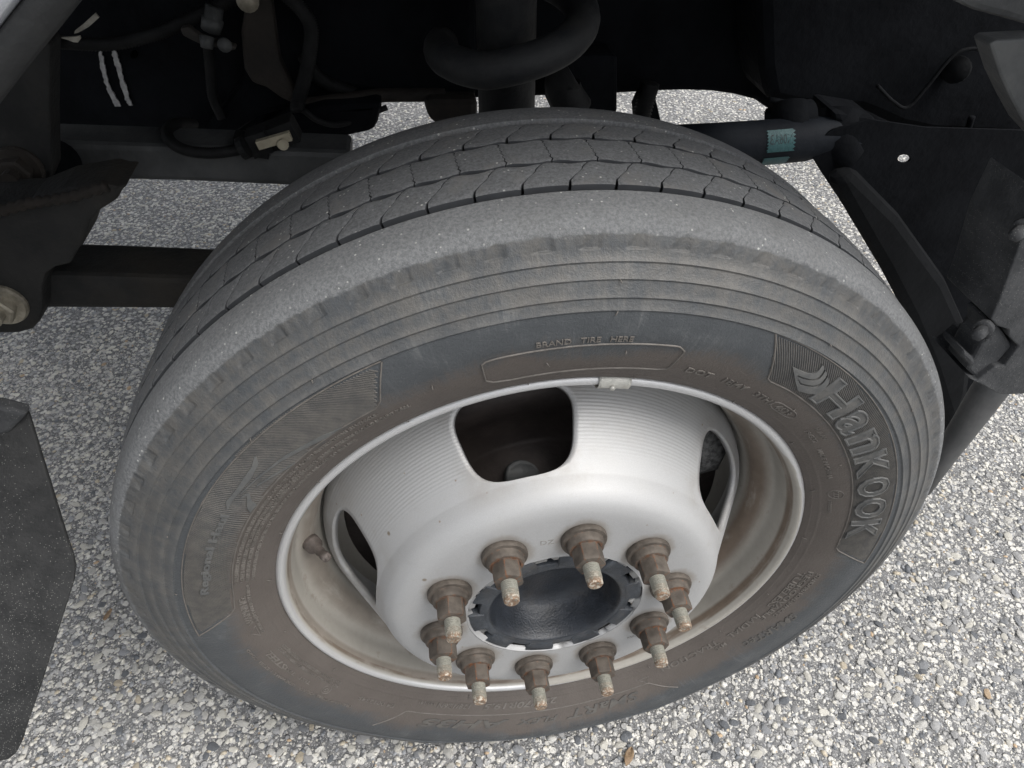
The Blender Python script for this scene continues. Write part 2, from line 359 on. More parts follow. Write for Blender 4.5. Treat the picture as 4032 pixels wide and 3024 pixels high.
MT = dict(
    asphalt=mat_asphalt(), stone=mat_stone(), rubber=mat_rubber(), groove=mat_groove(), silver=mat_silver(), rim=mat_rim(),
    text=mat_letter('lettering_rubber', (0.098, 0.089, 0.080), (0.148, 0.136, 0.123)),
    logo=mat_letter('logo_rubber', (0.060, 0.062, 0.063), (0.108, 0.105, 0.099), 0.58),
    logo_edge=mat_letter('logo_edge_rubber', (0.080, 0.083, 0.084), (0.120, 0.120, 0.116), 0.58),
    ridge=mat_letter('ridge_rubber', (0.068, 0.066, 0.064), (0.105, 0.099, 0.090), 0.6),
    nut=mat_rust('nut_rust', (0.060, 0.050, 0.041), (0.112, 0.095, 0.079), 0.85), stud=mat_stud(),
    hub=mat_plain('hub_black', (0.013, 0.016, 0.021), (0.026, 0.031, 0.040), 60, 0.42, 0.0, 0.0012, (0.08, 0.068, 0.055, 0.25)),
    hub_ring=mat_plain('hub_weathered_lit', (0.026, 0.031, 0.038), (0.052, 0.060, 0.072), 70, 0.5, 0.0, 0.0012, (0.09, 0.075, 0.06, 0.35)),  # weathered hub plastic, with reflected sky put into its paler blue tone
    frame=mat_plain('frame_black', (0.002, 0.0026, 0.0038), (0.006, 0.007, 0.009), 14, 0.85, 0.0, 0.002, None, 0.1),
    hole_shade=mat_plain('hole_shade_black', (0.001, 0.001, 0.001), (0.002, 0.002, 0.002), 10, 0.9, 0.0, 0.001, None, 0.0),
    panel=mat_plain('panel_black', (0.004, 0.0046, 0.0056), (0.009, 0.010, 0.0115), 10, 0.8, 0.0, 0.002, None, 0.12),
    arm=mat_plain('arm_grey', (0.045, 0.048, 0.050), (0.085, 0.088, 0.089), 16, 0.62, 0.1, 0.002, (0.03, 0.032, 0.035, 0.8)),
    bracket=mat_plain('bracket_black', (0.013, 0.014, 0.0145), (0.028, 0.028, 0.0275), 18, 0.72, 0.0, 0.003, (0.045, 0.039, 0.031, 0.5), 0.25),
    rust=mat_plain('rusty_steel', (0.010, 0.008, 0.0065), (0.022, 0.017, 0.013), 25, 0.8, 0.0, 0.002),
    dusty=mat_plain('dusty_steel', (0.018, 0.016, 0.014), (0.038, 0.034, 0.030), 40, 0.8),
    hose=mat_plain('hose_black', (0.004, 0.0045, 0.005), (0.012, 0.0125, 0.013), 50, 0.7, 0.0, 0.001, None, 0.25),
    spring=mat_plain('spring_black', (0.008, 0.009, 0.011), (0.020, 0.021, 0.022), 30, 0.65, 0.0, 0.001, (0.034, 0.033, 0.030, 0.5), 0.25),
    navy=mat_plain('link_paint', (0.004, 0.006, 0.010), (0.010, 0.013, 0.018), 20, 0.7, 0.0, 0.001, None, 0.2),
    teal=mat_plain('teal_tape', (0.020, 0.078, 0.085), (0.030, 0.108, 0.116), 60, 0.5),
    ink=mat_plain('tape_ink', (0.015, 0.03, 0.035), (0.02, 0.04, 0.045), 60, 0.6),
    cream=mat_plain('cream_plastic', (0.30, 0.27, 0.20), (0.42, 0.385, 0.29), 60, 0.5),
    bolt=mat_plain('bolt_zinc', (0.22, 0.20, 0.16), (0.40, 0.37, 0.30), 80, 0.5, 0.4),
    paint=mat_plain('white_paint_mark', (0.24, 0.24, 0.245), (0.42, 0.42, 0.42), 150, 0.7),
    mylar=mat_plain('pale_tape', (0.20, 0.19, 0.16), (0.38, 0.36, 0.31), 90, 0.6),
    body=mat_plain('body_silver', (0.42, 0.44, 0.48), (0.50, 0.52, 0.55), 5, 0.28, 0.5, 0.0002),
    trim=mat_plain('flare_plastic', (0.010, 0.011, 0.012), (0.018, 0.019, 0.020), 22, 0.65, 0.0, 0.001, (0.04, 0.039, 0.036, 0.4), 0.3),
    flap=mat_speckle('flap_rubber', (0.012, 0.0128, 0.0135), (0.028, 0.0285, 0.029), (0.20, 0.20, 0.19)),
    bumper=mat_speckle('bumper_plastic', (0.032, 0.034, 0.037), (0.064, 0.066, 0.069), (0.20, 0.20, 0.19)),
    dam=mat_plain('dam_plastic', (0.085, 0.087, 0.088), (0.13, 0.13, 0.13), 20, 0.6),
    rotor=mat_plain('rotor_rust', (0.030, 0.024, 0.022), (0.055, 0.044, 0.040), 30, 0.6, 0.3),
    valve=mat_plain('valve_rubber', (0.060, 0.050, 0.044), (0.12, 0.10, 0.09), 120, 0.7),
    caliper=mat_plain('cast_iron', (0.03, 0.03, 0.03), (0.20, 0.20, 0.195), 130, 0.8, 0.1, 0.004),
    lead=mat_plain('zinc_weight', (0.40, 0.40, 0.37), (0.58, 0.57, 0.53), 120, 0.5, 0.35, 0.001, (0.2, 0.17, 0.13, 0.5)),
    leaf=mat_plain('leaf_brown', (0.17, 0.11, 0.065), (0.33, 0.24, 0.15), 120, 0.7),
)

# ------------------------------------------------------------------ ground
g = 600.0
n = 8
V = np.array([[x, y, 0] for x in np.linspace(-g, g, n) for y in np.linspace(-g, g, n)])
ground = obj('asphalt', mesh_np('asphalt', V, grid_faces(n, n), smooth=False), MT['asphalt'], kind='structure')

ICO = bmesh.new(); bmesh.ops.create_icosphere(ICO, subdivisions=1, radius=1.0)
ICO_V = np.array([v.co[:] for v in ICO.verts]); ICO_F = np.array([[v.index for v in f.verts] for f in ICO.faces]); ICO.free()
ICO = bmesh.new(); bmesh.ops.create_icosphere(ICO, subdivisions=2, radius=1.0)
IC2_V = np.array([v.co[:] for v in ICO.verts]); IC2_F = np.array([[v.index for v in f.verts] for f in ICO.faces]); ICO.free()
def stone_shape(base, rng, cut=True):
    v = base.copy()
    for _ in range(7):                                   # chop flats so that it reads as crushed rock
        d = rng.normal(size=3); d /= np.linalg.norm(d); c = rng.uniform(0.62, 0.9)
        k = v @ d; v = v - np.outer(np.maximum(k - c, 0), d)
    return v * (1 + 0.06 * rng.normal(size=(len(v), 1)))
TINTS = np.array([(0.66, 0.64, 0.58), (0.58, 0.57, 0.54), (0.40, 0.40, 0.40), (0.30, 0.31, 0.325), (0.15, 0.16, 0.175), (0.52, 0.46, 0.36), (0.48, 0.36, 0.24)])
TP = np.array([0.30, 0.25, 0.19, 0.13, 0.07, 0.045, 0.008]); TP /= TP.sum()
TINT_NAMES = ('stone_white', 'stone_pale', 'stone_grey', 'stone_midgrey', 'stone_dark', 'stone_cream', 'stone_tan')
def scatter(count, lo, hi, far):
    out = []
    x = RNG.uniform(-1.9, 2.3, count); y = RNG.uniform(-0.75, far, count)
    rad = RNG.uniform(lo, hi, count)
    P = np.stack([x, y, np.zeros(count)], 1)
    u, v, z = project(P)
    k = (u > -520) & (u < 2730) & (v > -250) & (v < 2250) & (z > 0.2)
    return np.stack([x, y, rad], 1)[k], np.stack([u, v], 1)[k], z[k]
A1, U1, Z1 = scatter(26000, 0.0040, 0.0072, 2.2)      # large chips
A2, U2, Z2 = scatter(105000, 0.0024, 0.0042, 1.9)
A3, U3, Z3 = scatter(260000, 0.0012, 0.0025, 1.0)
# the 300 chips that show largest are parts of the ground, each an object
infr = (U1[:, 0] > 0) & (U1[:, 0] < 2212) & (U1[:, 1] > 0) & (U1[:, 1] < 1659)
cx, cy = (U1[:, 0] - 1145) / 920, (U1[:, 1] - 910) / 690       # not behind the tyre
hid = (cx * cx + cy * cy < 1) | (U1[:, 1] < 640) | ((U1[:, 0] < 165) & (U1[:, 1] > 860)) | ((U1[:, 0] > 1950) & (U1[:, 1] < 840))
score = np.where(infr & ~hid, A1[:, 2] / Z1, -1)
order = np.argsort(-score); big = order[:300]; small = order[300:]
shapes = []
for k in range(7):
    for s in range(3):
        v = stone_shape(IC2_V, RNG)
        me = mesh_np('stone', v, IC2_F[:, :], smooth=True); me.materials.append(bpy.data.materials.get(TINT_NAMES[k]) or mat_stone_big(tuple(TINTS[k]), TINT_NAMES[k]))
        try: me.set_sharp_from_angle(angle=math.radians(28))
        except Exception: pass
        shapes.append(me)
for i in big:
    x, y, r = A1[i]; k = RNG.choice(7, p=TP)
    o = obj('stone', shapes[k * 3 + RNG.integers(3)], None, ground, (x, y, 0.0012 - 0.0008 * RNG.random()), (RNG.uniform(-.25, .25), RNG.uniform(-.25, .25), RNG.uniform(0, 6.28)))
    o.scale = (r * RNG.uniform(0.95, 1.5), r * RNG.uniform(0.75, 1.0), r * 0.36)
def chips(A, base_v, base_f, nvar=40):
    var = np.stack([stone_shape(base_v, RNG) for _ in range(nvar)])
    c = len(A); m = len(base_v)
    v = var[RNG.integers(nvar, size=c)]
    sx, sy, sz = A[:, 2] * RNG.uniform(0.85, 1.5, c), A[:, 2] * RNG.uniform(0.7, 1.0, c), A[:, 2] * RNG.uniform(0.26, 0.46, c)
    v = v * np.stack([sx, sy, sz], 1)[:, None, :]
    a = RNG.uniform(0, 6.283, c); ca, sa = np.cos(a)[:, None], np.sin(a)[:, None]
    X = v[..., 0] * ca - v[..., 1] * sa + A[:, :1]; Y = v[..., 0] * sa + v[..., 1] * ca + A[:, 1:2]
    Z = v[..., 2] + (A[:, 2] * RNG.uniform(-0.12, 0.12, c))[:, None]
    t = TINTS[RNG.choice(7, p=TP, size=c)] * RNG.uniform(0.85, 1.15, (c, 1))
    F = (base_f[None] + (np.arange(c) * m)[:, None, None]).reshape(-1, 3)
    return np.stack([X, Y, Z], -1).reshape(-1, 3), F, np.repeat(t, m, 0)
OCT_V = np.array([[1, 0, 0], [0, 1, 0], [-1, 0, 0], [0, -1, 0], [.2, .1, 1.0], [0, 0, -1.]]); OCT_F = np.array([[0, 1, 4], [1, 2, 4], [2, 3, 4], [3, 0, 4]])
va, fa, ta = chips(A1[small], ICO_V, ICO_F)
vb, fb, tb = chips(A2, ICO_V, ICO_F)
OV = ICO_V * 1.0
keep = ICO_V[:, 2] > -0.6
vc, fc, tc = chips(A3, OCT_V, OCT_F)
Vg, Fg = join([(va, fa), (vb, fb), (vc, fc)])
obj('stone_chips', mesh_np('stone_chips', Vg, Fg, True, {'tint': np.concatenate([ta, tb, tc])}), MT['stone'], ground, kind='stuff')

# ------------------------------------------------------------------ tyre shape
def crom(pts, n):
    return smooth_path(np.array(pts, float), n)
BASE = crom([(0.007, 0.2585), (0.000, 0.2630), (-0.006, 0.2705), (-0.0135, 0.284), (-0.0195, 0.300), (-0.0230, 0.316), (-0.0235, 0.328),
             (-0.0215, 0.3435), (-0.0155, 0.360), (-0.0080, 0.3745), (-0.0030, 0.3855), (0.0010, 0.3918), (0.0075, 0.3965), (0.018, 0.3990), (0.032, 0.4002)], 170)
RIBS = (0.3424, 0.3509, 0.3622, 0.3724)
def rib_off(r):
    o = np.zeros_like(r)
    lims = RIBS + (0.3800,)
    for a, b in zip(lims[:-1], lims[1:]):
        k = (r >= a) & (r < b); o = np.where(k, 0.0014 * np.clip(1 - (r - a) / (b - a), 0, 1) ** 1.8, o)
    for a in RIBS:                                        # short undercut on the inner side of every step
        k = (r < a) & (r > a - 0.0016); o = np.where(k, 0.0014 * (1 - (a - r) / 0.0016), o)
    o = o + 0.0005 * np.exp(-((r - 0.2722) / 0.0006) ** 2) + 0.0004 * np.exp(-((r - 0.2660) / 0.0005) ** 2)
    return o
def y_side(r): return np.interp(r, BASE[:, 1], BASE[:, 0]) - rib_off(np.asarray(r, float))
PITCH_T = 2 * math.pi / 78
def deform(P):
    """the tyre sits on the road: flattened at the bottom, its side pushed out a little"""
    P = np.array(P, float); x, y, z = P[:, 0].copy(), P[:, 1].copy(), P[:, 2].copy()
    zl = -np.sqrt(np.maximum(0.4045 ** 2 - x * x, 0)); z0 = -np.sqrt(np.maximum(0.2640 ** 2 - x * x, 0.05 ** 2))
    k = (z < z0) & (zl < -ZC)
    P[:, 2] = np.where(k, z0 + (z - z0) * (-ZC + 0.0015 - z0) / np.where(k, zl - z0, 1), z)
    r = np.hypot(x, z); w = np.exp(-(x / 0.16) ** 2) * np.clip((-z - 0.22) / 0.1, 0, 1)
    b = np.sin(np.clip((r - 0.262) / 0.145, 0, 1) * math.pi) * w * 0.011
    P[:, 1] = np.where(y < 0.09, y - b, y + b)
    return P
def on_side(t, r, h):
    """point on the outer sidewall at angle t, radius r, lifted by h along the surface normal"""
    t, r, h = np.broadcast_arrays(np.asarray(t, float), np.asarray(r, float), np.asarray(h, float))
    y = np.interp(r, BASE[:, 1], BASE[:, 0]); e = 0.001
    dy = (np.interp(r + e, BASE[:, 1], BASE[:, 0]) - np.interp(r - e, BASE[:, 1], BASE[:, 0])) / (2 * e)
    l = np.sqrt(1 + dy * dy); nr, ny = dy / l, -1 / l
    rr = r + nr * h; yy = y + ny * h
    return deform(np.stack([rr * np.sin(t), yy, rr * np.cos(t)], -1).reshape(-1, 3))

truck = obj('truck', None); truck.empty_display_size = 0.2
truck['label'] = 'silver truck with a dark underbody and a dusty tyre on its silver steel front wheel'; truck['category'] = 'truck'

# the wheel: pressed steel disc and rim in one painted mesh each; the disc carries everything else
BC, PH = 0.1125, -0.4548
RIMP = [(0.012, 0.2590), (0.008, 0.2618), (0.0035, 0.2622), (0.0005, 0.2606), (-0.0008, 0.2578), (-0.0002, 0.2556), (0.0020, 0.2535), (0.0075, 0.2512), (0.0130, 0.2494), (0.018, 0.2486),
        (0.027, 0.2478), (0.035, 0.2470), (0.040, 0.2448), (0.0445, 0.2400), (0.050, 0.2340), (0.056, 0.2300), (0.064, 0.2275), (0.076, 0.2258), (0.10, 0.2248), (0.13, 0.2248), (0.15, 0.2300), (0.17, 0.2440), (0.19, 0.2480), (0.20, 0.2600)]
v, f = lathe(crom(RIMP, 90), 200)
DISC_IN = [(-0.0385, 0.0860), (-0.0390, 0.0868), (-0.0390, 0.100), (-0.0390, 0.125), (-0.0388, 0.141), (-0.0375, 0.1495), (-0.0345, 0.1560), (-0.0285, 0.1620), (-0.0215, 0.1660), (-0.0150, 0.1690)]
CONE0, CONE1 = np.array((-0.0150, 0.1690)), np.array((0.0640, 0.2200))
CL = np.linalg.norm(CONE1 - CONE0)
secs = []; lowa = []; upa = []
NR, NL = 96, 9
for k in range(5):
    tc = PH + math.pi / 10 + 2 * math.pi / 5 * k          # hand holes lie between bolts
    ph = np.linspace(0, 2 * math.pi, NR, endpoint=False) + 1e-6
    # hole outline: a rounded trapezoid in (arc, slant) metres
    c, s = np.cos(ph), np.sin(ph); e = 2 / 3.3
    hx = np.sign(c) * np.abs(c) ** e; hy = np.sign(s) * np.abs(s) ** e
    sv0 = 0.0418 + 0.0393 * hy
    ha = (0.2600 + 0.020 * hy) * hx                                     # angle
    half = math.pi / 5
    k1 = np.minimum(1 / np.maximum(np.abs(c), 1e-9), 1 / np.maximum(np.abs(s), 1e-9))
    ra = half * c * k1; rs = CL / 2 + CL / 2 * s * k1
    L = np.linspace(0, 1, NL)[None, :] ** 1.3
    ha = ha - 0.020
    TT = tc + ha[:, None] + (ra - ha)[:, None] * L; SS = sv0[:, None] + (rs - sv0)[:, None] * L
    yy = CONE0[0] + (CONE1[0] - CONE0[0]) * SS / CL; rr = CONE0[1] + (CONE1[1] - CONE0[1]) * SS / CL
    vv = np.stack([rr * np.sin(TT), yy, rr * np.cos(TT)], -1).reshape(-1, 3)
    i = np.arange(NR)[:, None]; j = np.arange(NL - 1)[None, :]
    ff = np.stack([i * NL + j, i * NL + j + 1, ((i + 1) % NR) * NL + j + 1, ((i + 1) % NR) * NL + j], -1).reshape(-1, 4)
    secs.append((vv, [ff[:, ::-1]]))
    lowa.append(TT[:, -1][np.abs(SS[:, -1]) < 1e-6]); upa.append(TT[:, -1][np.abs(SS[:, -1] - CL) < 1e-6])
def uniq(a):
    a = np.sort(np.concatenate(a) % (2 * math.pi)); return a[np.concatenate([[True], np.diff(a) > 1e-5])]
dv, df = lathe(crom(DISC_IN, 44), angles=uniq(lowa)); dv2, df2 = lathe([tuple(CONE1), (0.069, 0.2218), (0.075, 0.2230), (0.082, 0.2240)], angles=uniq(upa))
V, F = join([(dv, df), (dv2, df2)] + secs)
me = mesh_np('front_wheel', V, F)
bm = bmesh.new(); bm.from_mesh(me); bmesh.ops.remove_doubles(bm, verts=bm.verts, dist=0.0004)
# make sure the face looks outboard
bm.faces.ensure_lookup_table()
bm.normal_update()
def outw(q):
    c = q.calc_center_median(); l = math.hypot(c.x, c.z); return q.normal.dot(Vector((c.x / l, -1.0, c.z / l))) < 0
bmesh.ops.reverse_faces(bm, faces=[q for q in bm.faces if outw(q)])
for q in bm.faces: q.smooth = True
bm.to_mesh(me); bm.free()
wheel = obj('front_wheel', me, MT['silver'], truck, (0, 0, ZC), label='silver steel front wheel with five hand holes and ten rusty lug nuts')
so = wheel.modifiers.new('thickness', 'SOLIDIFY'); so.thickness = 0.0060; so.offset = -1.0
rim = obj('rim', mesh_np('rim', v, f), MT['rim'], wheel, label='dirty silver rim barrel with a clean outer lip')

# tyre: side wall + shoulder, groove floor, three rows of tread blocks, far shoulder
PROFR = np.array([(0.032, 0.4002), (0.040, 0.4010), (0.070, 0.4034), (0.09, 0.4040), (0.11, 0.4034), (0.14, 0.4010), (0.147, 0.4002)])
def r_tread(y): return np.interp(y, PROFR[:, 0], PROFR[:, 1])
side = np.array(BASE); side_r = np.unique(np.concatenate([side[:, 1][side[:, 1] < 0.386], np.array([q + d for q in RIBS for d in (-0.0019, -0.0016, -0.0008, 0.0, 0.0004)]), np.linspace(0.3775, 0.3905, 14)]))
pr = [(y_side(q), q) for q in side_r] + [tuple(q) for q in side if q[1] > side_r.max() + 0.0004] + [(0.0328, 0.3995), (0.0331, 0.3980), (0.0336, 0.3930)]
pr = np.array(pr, float)
NT = 78 * 20
def notch(T, y, r):
    ph = ((T - math.radians(356.2)) / PITCH_T) % 1.0
    lo = np.clip((r - 0.3800) / 0.0080, 0, 1)
    left = 0.02 + 0.20 * lo
    inside = np.clip((ph - left) / 0.05, 0, 1) * np.clip((0.46 - ph) / 0.03, 0, 1)
    rad = np.clip((r - 0.3788) / 0.0010, 0, 1) * np.clip((0.3898 - r) / 0.0025, 0, 1)
    d = 0.0011 * inside * rad * (1 - 0.5 * lo)
    rough = 0.0002 * np.sin(T * 213 + 3 * np.sin(T * 37)) * np.clip((r - 0.376) / 0.006, 0, 1) * np.clip((0.392 - r) / 0.006, 0, 1)
    return y + d + rough, r - d * 0.5
sv_, sf_ = lathe(pr, NT, fn=notch)
far = crom([(0.1465, 0.393), (0.1472, 0.4002), (0.150, 0.4012), (0.168, 0.4003), (0.181, 0.3965), (0.188, 0.386), (0.190, 0.362), (0.202, 0.335), (0.202, 0.31), (0.19, 0.28), (0.178, 0.262)], 60)
fv_, ff_ = lathe(far, 312)
GROOVES = []
def tread_row(y1, y2, w1, w2, phase, sipe, gap, nu=12, nv=14, depth=0.0085):
    """blocks of one rib between sipes; w1, w2 = waviness of its two edges; phase in radians; sipe = [(v, shift in pitches)]; gap = [(v, metres)]"""
    out = []
    v = np.linspace(0, 1, nv); sp = np.interp(v, *zip(*sipe)); gp = np.interp(v, *zip(*gap)) / 0.402
    for k in range(78):
        jit = RNG.normal(0, 0.006)
        a = phase + (k + sp + jit * 0) * PITCH_T + gp / 2; b = phase + (k + 1 + sp) * PITCH_T - gp / 2
        u = np.linspace(0, 1, nu)
        T = a[None, :] + (b - a)[None, :] * u[:, None]
        e1 = y1 + w1 * np.sin(T / PITCH_T * 2 * math.pi + 0.7); e2 = y2 + w2 * np.sin(T / PITCH_T * 2 * math.pi + 2.2)
        Y = e1 + (e2 - e1) * v[None, :]
        R = r_tread(Y)
        edge = np.maximum(np.exp(-u / 0.03), np.exp(-(1 - u) / 0.03))[:, None]
        R = R - 0.0004 * edge - 0.0006 * np.maximum(np.exp(-v / 0.04), np.exp(-(1 - v) / 0.04))[None, :]
        top = np.stack([R * np.sin(T), Y, R * np.cos(T)], -1)
        idx = np.arange(nu * nv).reshape(nu, nv)
        loop = np.concatenate([idx[:, 0], idx[-1, 1:], idx[-2::-1, -1], idx[0, -2:0:-1]])
        P = top.reshape(-1, 3); Rl = np.hypot(P[loop, 0], P[loop, 2])
        lo = P[loop].copy(); s = (Rl - depth) / Rl; lo[:, 0] *= s; lo[:, 2] *= s
        # vertical walls start with their own copy of the rim so that the edge stays crisp
        VV = np.concatenate([P, P[loop], lo]); m = len(loop); o = nu * nv; q = np.arange(m); q2 = (q + 1) % m
        out.append((VV, [grid_faces(nu, nv), np.stack([o + q, o + q2, o + m + q2, o + m + q], -1)]))
    return out
GAP = [(0, .0022), (.12, .0017), (.26, .0012), (.36, .0005), (.70, .0005), (.76, .0012), (.86, .0014), (.90, .0006), (1, .0015)]
SIPE = [(0, 0), (.22, .04), (.28, .09), (.38, .14), (.42, .16), (.72, .40), (.76, .39), (.86, .46), (.90, .50), (1, .565)]
zig = [(i / 12, -0.07 * i / 12 + (0.022 if i % 2 else -0.022)) for i in range(13)]
rad = math.radians
rows = tread_row(0.0400, 0.0681, 0.0, 0.0013, rad(1.1), SIPE, GAP)
rows += tread_row(0.0713, 0.1050, 0.0013, 0.0013, rad(0.27), zig, [(0, .0012), (.2, .0010), (.3, .0004), (.5, .0006), (.8, .0004), (.9, .0011), (1, .0012)], nv=25)
rows += tread_row(0.1082, 0.1400, 0.0013, 0.0, rad(1.01), SIPE, GAP)
gv_, gf_ = lathe([(0.0325, 0.3925), (0.036, 0.3922), (0.06, 0.3945), (0.09, 0.3950), (0.12, 0.3945), (0.1440, 0.3922), (0.148, 0.3925)], 400)
V, F = join([(sv_, sf_), (fv_, ff_)] + rows)
nmain = sum(len(q) for q in F)
V2, F2 = join([(V, F), (gv_, gf_)])
wall = np.concatenate([np.zeros(sum(len(q) for q in sf_), np.int32)] + [np.zeros(sum(len(q) for q in ff_), np.int32)] + [np.concatenate([np.zeros(len(b[1][0]), np.int32), np.ones(len(b[1][1]), np.int32)]) for b in rows] + [np.ones(sum(len(q) for q in gf_), np.int32)])
me = mesh_np('tyre', deform(V2), F2)
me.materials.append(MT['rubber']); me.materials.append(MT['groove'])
assert len(wall) == len(me.polygons), (len(wall), len(me.polygons))
me.polygons.foreach_set('material_index', wall)
try: me.set_sharp_from_angle(angle=rad(50))
except Exception: pass
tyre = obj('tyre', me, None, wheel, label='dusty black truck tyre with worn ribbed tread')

# ------------------------------------------------------------------ moulded writing on the side wall
def text_mesh(txt, offset=0.0, shear=0.0, spacing=1.0, outline=0.0, extrude=0.0, res=3):
    c = bpy.data.curves.new('t', 'FONT'); c.body = txt; c.size = 1.0; c.resolution_u = res; c.shear = shear; c.space_character = spacing
    c.offset = offset
    if outline:
        c.fill_mode = 'NONE'; c.bevel_depth = outline; c.bevel_resolution = 1
    else:
        c.fill_mode = 'FRONT'; c.extrude = extrude
    o = bpy.data.objects.new('t', c); COL.objects.link(o); bpy.context.view_layer.update()
    dg = bpy.context.evaluated_depsgraph_get(); e = o.evaluated_get(dg); me = e.to_mesh()
    bm = bmesh.new(); bm.from_mesh(me); e.to_mesh_clear()
    bpy.data.objects.remove(o); bpy.data.curves.remove(c)
    bmesh.ops.triangulate(bm, faces=bm.faces)
    return bm
def lettering(name, items, mat, h=0.0007, label=None):
    """items: (text, t0 deg, t1 deg, base r0, base r1, height, kw). Letters stand on a circle, read clockwise, tops outward"""
    allp = []
    for txt, t0, t1, r0, r1, ht, kw in items:
        kw = dict(kw); lift = kw.pop('lift', 0.0); sub = kw.pop('sub', 0); box_ = kw.pop('bbox', None)
        bm = text_mesh(txt, extrude=0.5, **kw) if not kw.get('outline') else text_mesh(txt, **kw)
        if sub:
            for _ in range(sub): bmesh.ops.subdivide_edges(bm, edges=[e for e in bm.edges if e.calc_length() > 0.12], cuts=1)
            bmesh.ops.triangulate(bm, faces=bm.faces)
        v = np.array([q.co[:] for q in bm.verts]); f = np.array([[q.index for q in p.verts] for p in bm.faces]); bm.free()
        if box_ is None: x0, x1 = v[:, 0].min(), v[:, 0].max()
        else: x0, x1 = box_
        u = (v[:, 0] - x0) / (x1 - x0); w = v[:, 1] / 0.70
        t = np.radians(t0 + (t1 - t0) * u); r = r0 + (r1 - r0) * u + ht * w
        if kw.get('outline'):
            hh = lift + h * np.clip(v[:, 2] / kw['outline'], -0.3, 1)
        else:
            hh = lift + np.where(v[:, 2] > 0, h, -0.0006)
        allp.append((on_side(t, r, hh), [f]))
    V, F = join(allp)
    return obj(name, mesh_np(name, V, F, smooth=False), mat, wheel, label=label)
def strip(path, width, h=0.0006, n=None):
    """a raised line along (t deg, r) points"""
    P = np.array(path, float); T = np.radians(P[:, 0]); R = P[:, 1]
    q = np.stack([0.31 * T, R], 1); d = np.gradient(q, axis=0); d /= np.linalg.norm(d, axis=1)[:, None] + 1e-12
    w = np.broadcast_to(np.asarray(width, float), (len(P),))[:, None]
    nrm = np.stack([-d[:, 1], d[:, 0]], 1) * w / 2
    rows_ = []
    for s, hh in ((-1.25, -0.0004), (-0.7, h), (0.7, h), (1.25, -0.0004)):
        e = q + nrm * s; rows_.append(on_side(e[:, 0] / 0.31, e[:, 1], hh))
    V = np.stack(rows_, 1).reshape(-1, 3)
    return V, [grid_faces(len(P), 4)]
def arc(t0, t1, r0, r1=None, n=None):
    n = n or max(3, int(abs(t1 - t0) / 0.8)); r1 = r0 if r1 is None else r1
    return list(zip(np.linspace(t0, t1, n), np.linspace(r0, r1, n)))
def dens(path, step=0.6):
    out = []
    for a, b in zip(path[:-1], path[1:]):
        m = max(2, int(max(abs(b[0] - a[0]) / step, abs(b[1] - a[1]) / 0.003)))
        out += [(a[0] + (b[0] - a[0]) * i / m, a[1] + (b[1] - a[1]) * i / m) for i in range(m)]
    return out + [path[-1]]
def raised(polys, h, mat, name, label=None):
    """smooth raised shapes given as (left edge, right edge) point rows in (t deg, r)"""
    pr_ = []
    for A, B in polys:
        A, B = np.array(A, float), np.array(B, float)
        rows_ = [on_side(np.radians(A[:, 0]), A[:, 1], -0.0004), on_side(np.radians(A[:, 0]), A[:, 1], h), on_side(np.radians((A + B)[:, 0] / 2), (A + B)[:, 1] / 2, h), on_side(np.radians(B[:, 0]), B[:, 1], h), on_side(np.radians(B[:, 0]), B[:, 1], -0.0004)]
        pr_.append((np.stack(rows_, 1).reshape(-1, 3), [grid_faces(len(A), 5)]))
    V, F = join(pr_)
    return obj(name, mesh_np(name, V, F, smooth=False), mat, wheel, label=label)
def ribbed(name, t0, t1, rin, rout, slope, pitch, cut0, cut1, label):
    """a field of fine moulded ridges; slope(t) = turn of the ridges away from the radius"""
    pr_ = []; rm = 0.32
    for tm in np.arange(t0 - 12, t1 + 12, math.degrees(pitch / rm)):
        R = np.linspace(0.2945, 0.344, 26); T = tm + np.degrees(slope(tm) * np.log(rm / R))
        k = (R > np.array([rin(q) for q in T]) + 0.0006) & (R < np.array([rout(q) for q in T]) - 0.0008) & (T > np.array([cut0(q) for q in R])) & (T < np.array([cut1(q) for q in R]))
        if k.sum() < 3: continue
        pr_.append(strip(list(zip(T[k], R[k])), pitch * 0.42, 0.00055))
    V, F = join(pr_)
    return obj(name, mesh_np(name, V, F, smooth=False), MT['ridge'], wheel, label=label)
# right hand field with the maker's name
rinR = lambda t: np.interp(t, [25, 35, 60, 90], [0.3035, 0.3035, 0.2985, 0.2950]); routR = lambda t: np.interp(t, [25, 40, 94], [0.3422, 0.3412, 0.3335])
ribbed('ribbed_panel', 25, 93, rinR, routR, lambda t: 0.95, 0.00235, lambda r: np.interp(r, [0.303, 0.342], [30.4, 25.7]), lambda r: np.interp(r, [0.295, 0.333], [88.5, 93.3]), 'field of fine moulded ridges behind the large maker lettering')
fr = dens([(25.8, 0.3418), (30.6, 0.3048), (31.6, 0.3030)] + arc(35, 86, 0.3035, 0.2953, 60) + [(88.5, 0.2954), (89.4, 0.2985), (93.5, 0.3330)])
fr2 = arc(93.5, 25.8, 0.3335, 0.3420, 80)
V, F = join([strip(fr, 0.0011, 0.0009), strip(fr2, 0.0010, 0.0009)]); obj('panel_border', mesh_np('panel_border', V, F), MT['text'], wheel)
rd = lambda t, r: r - 0.00019 * (t - 40)
big = dict(offset=0.028, sub=2, lift=0.0004)
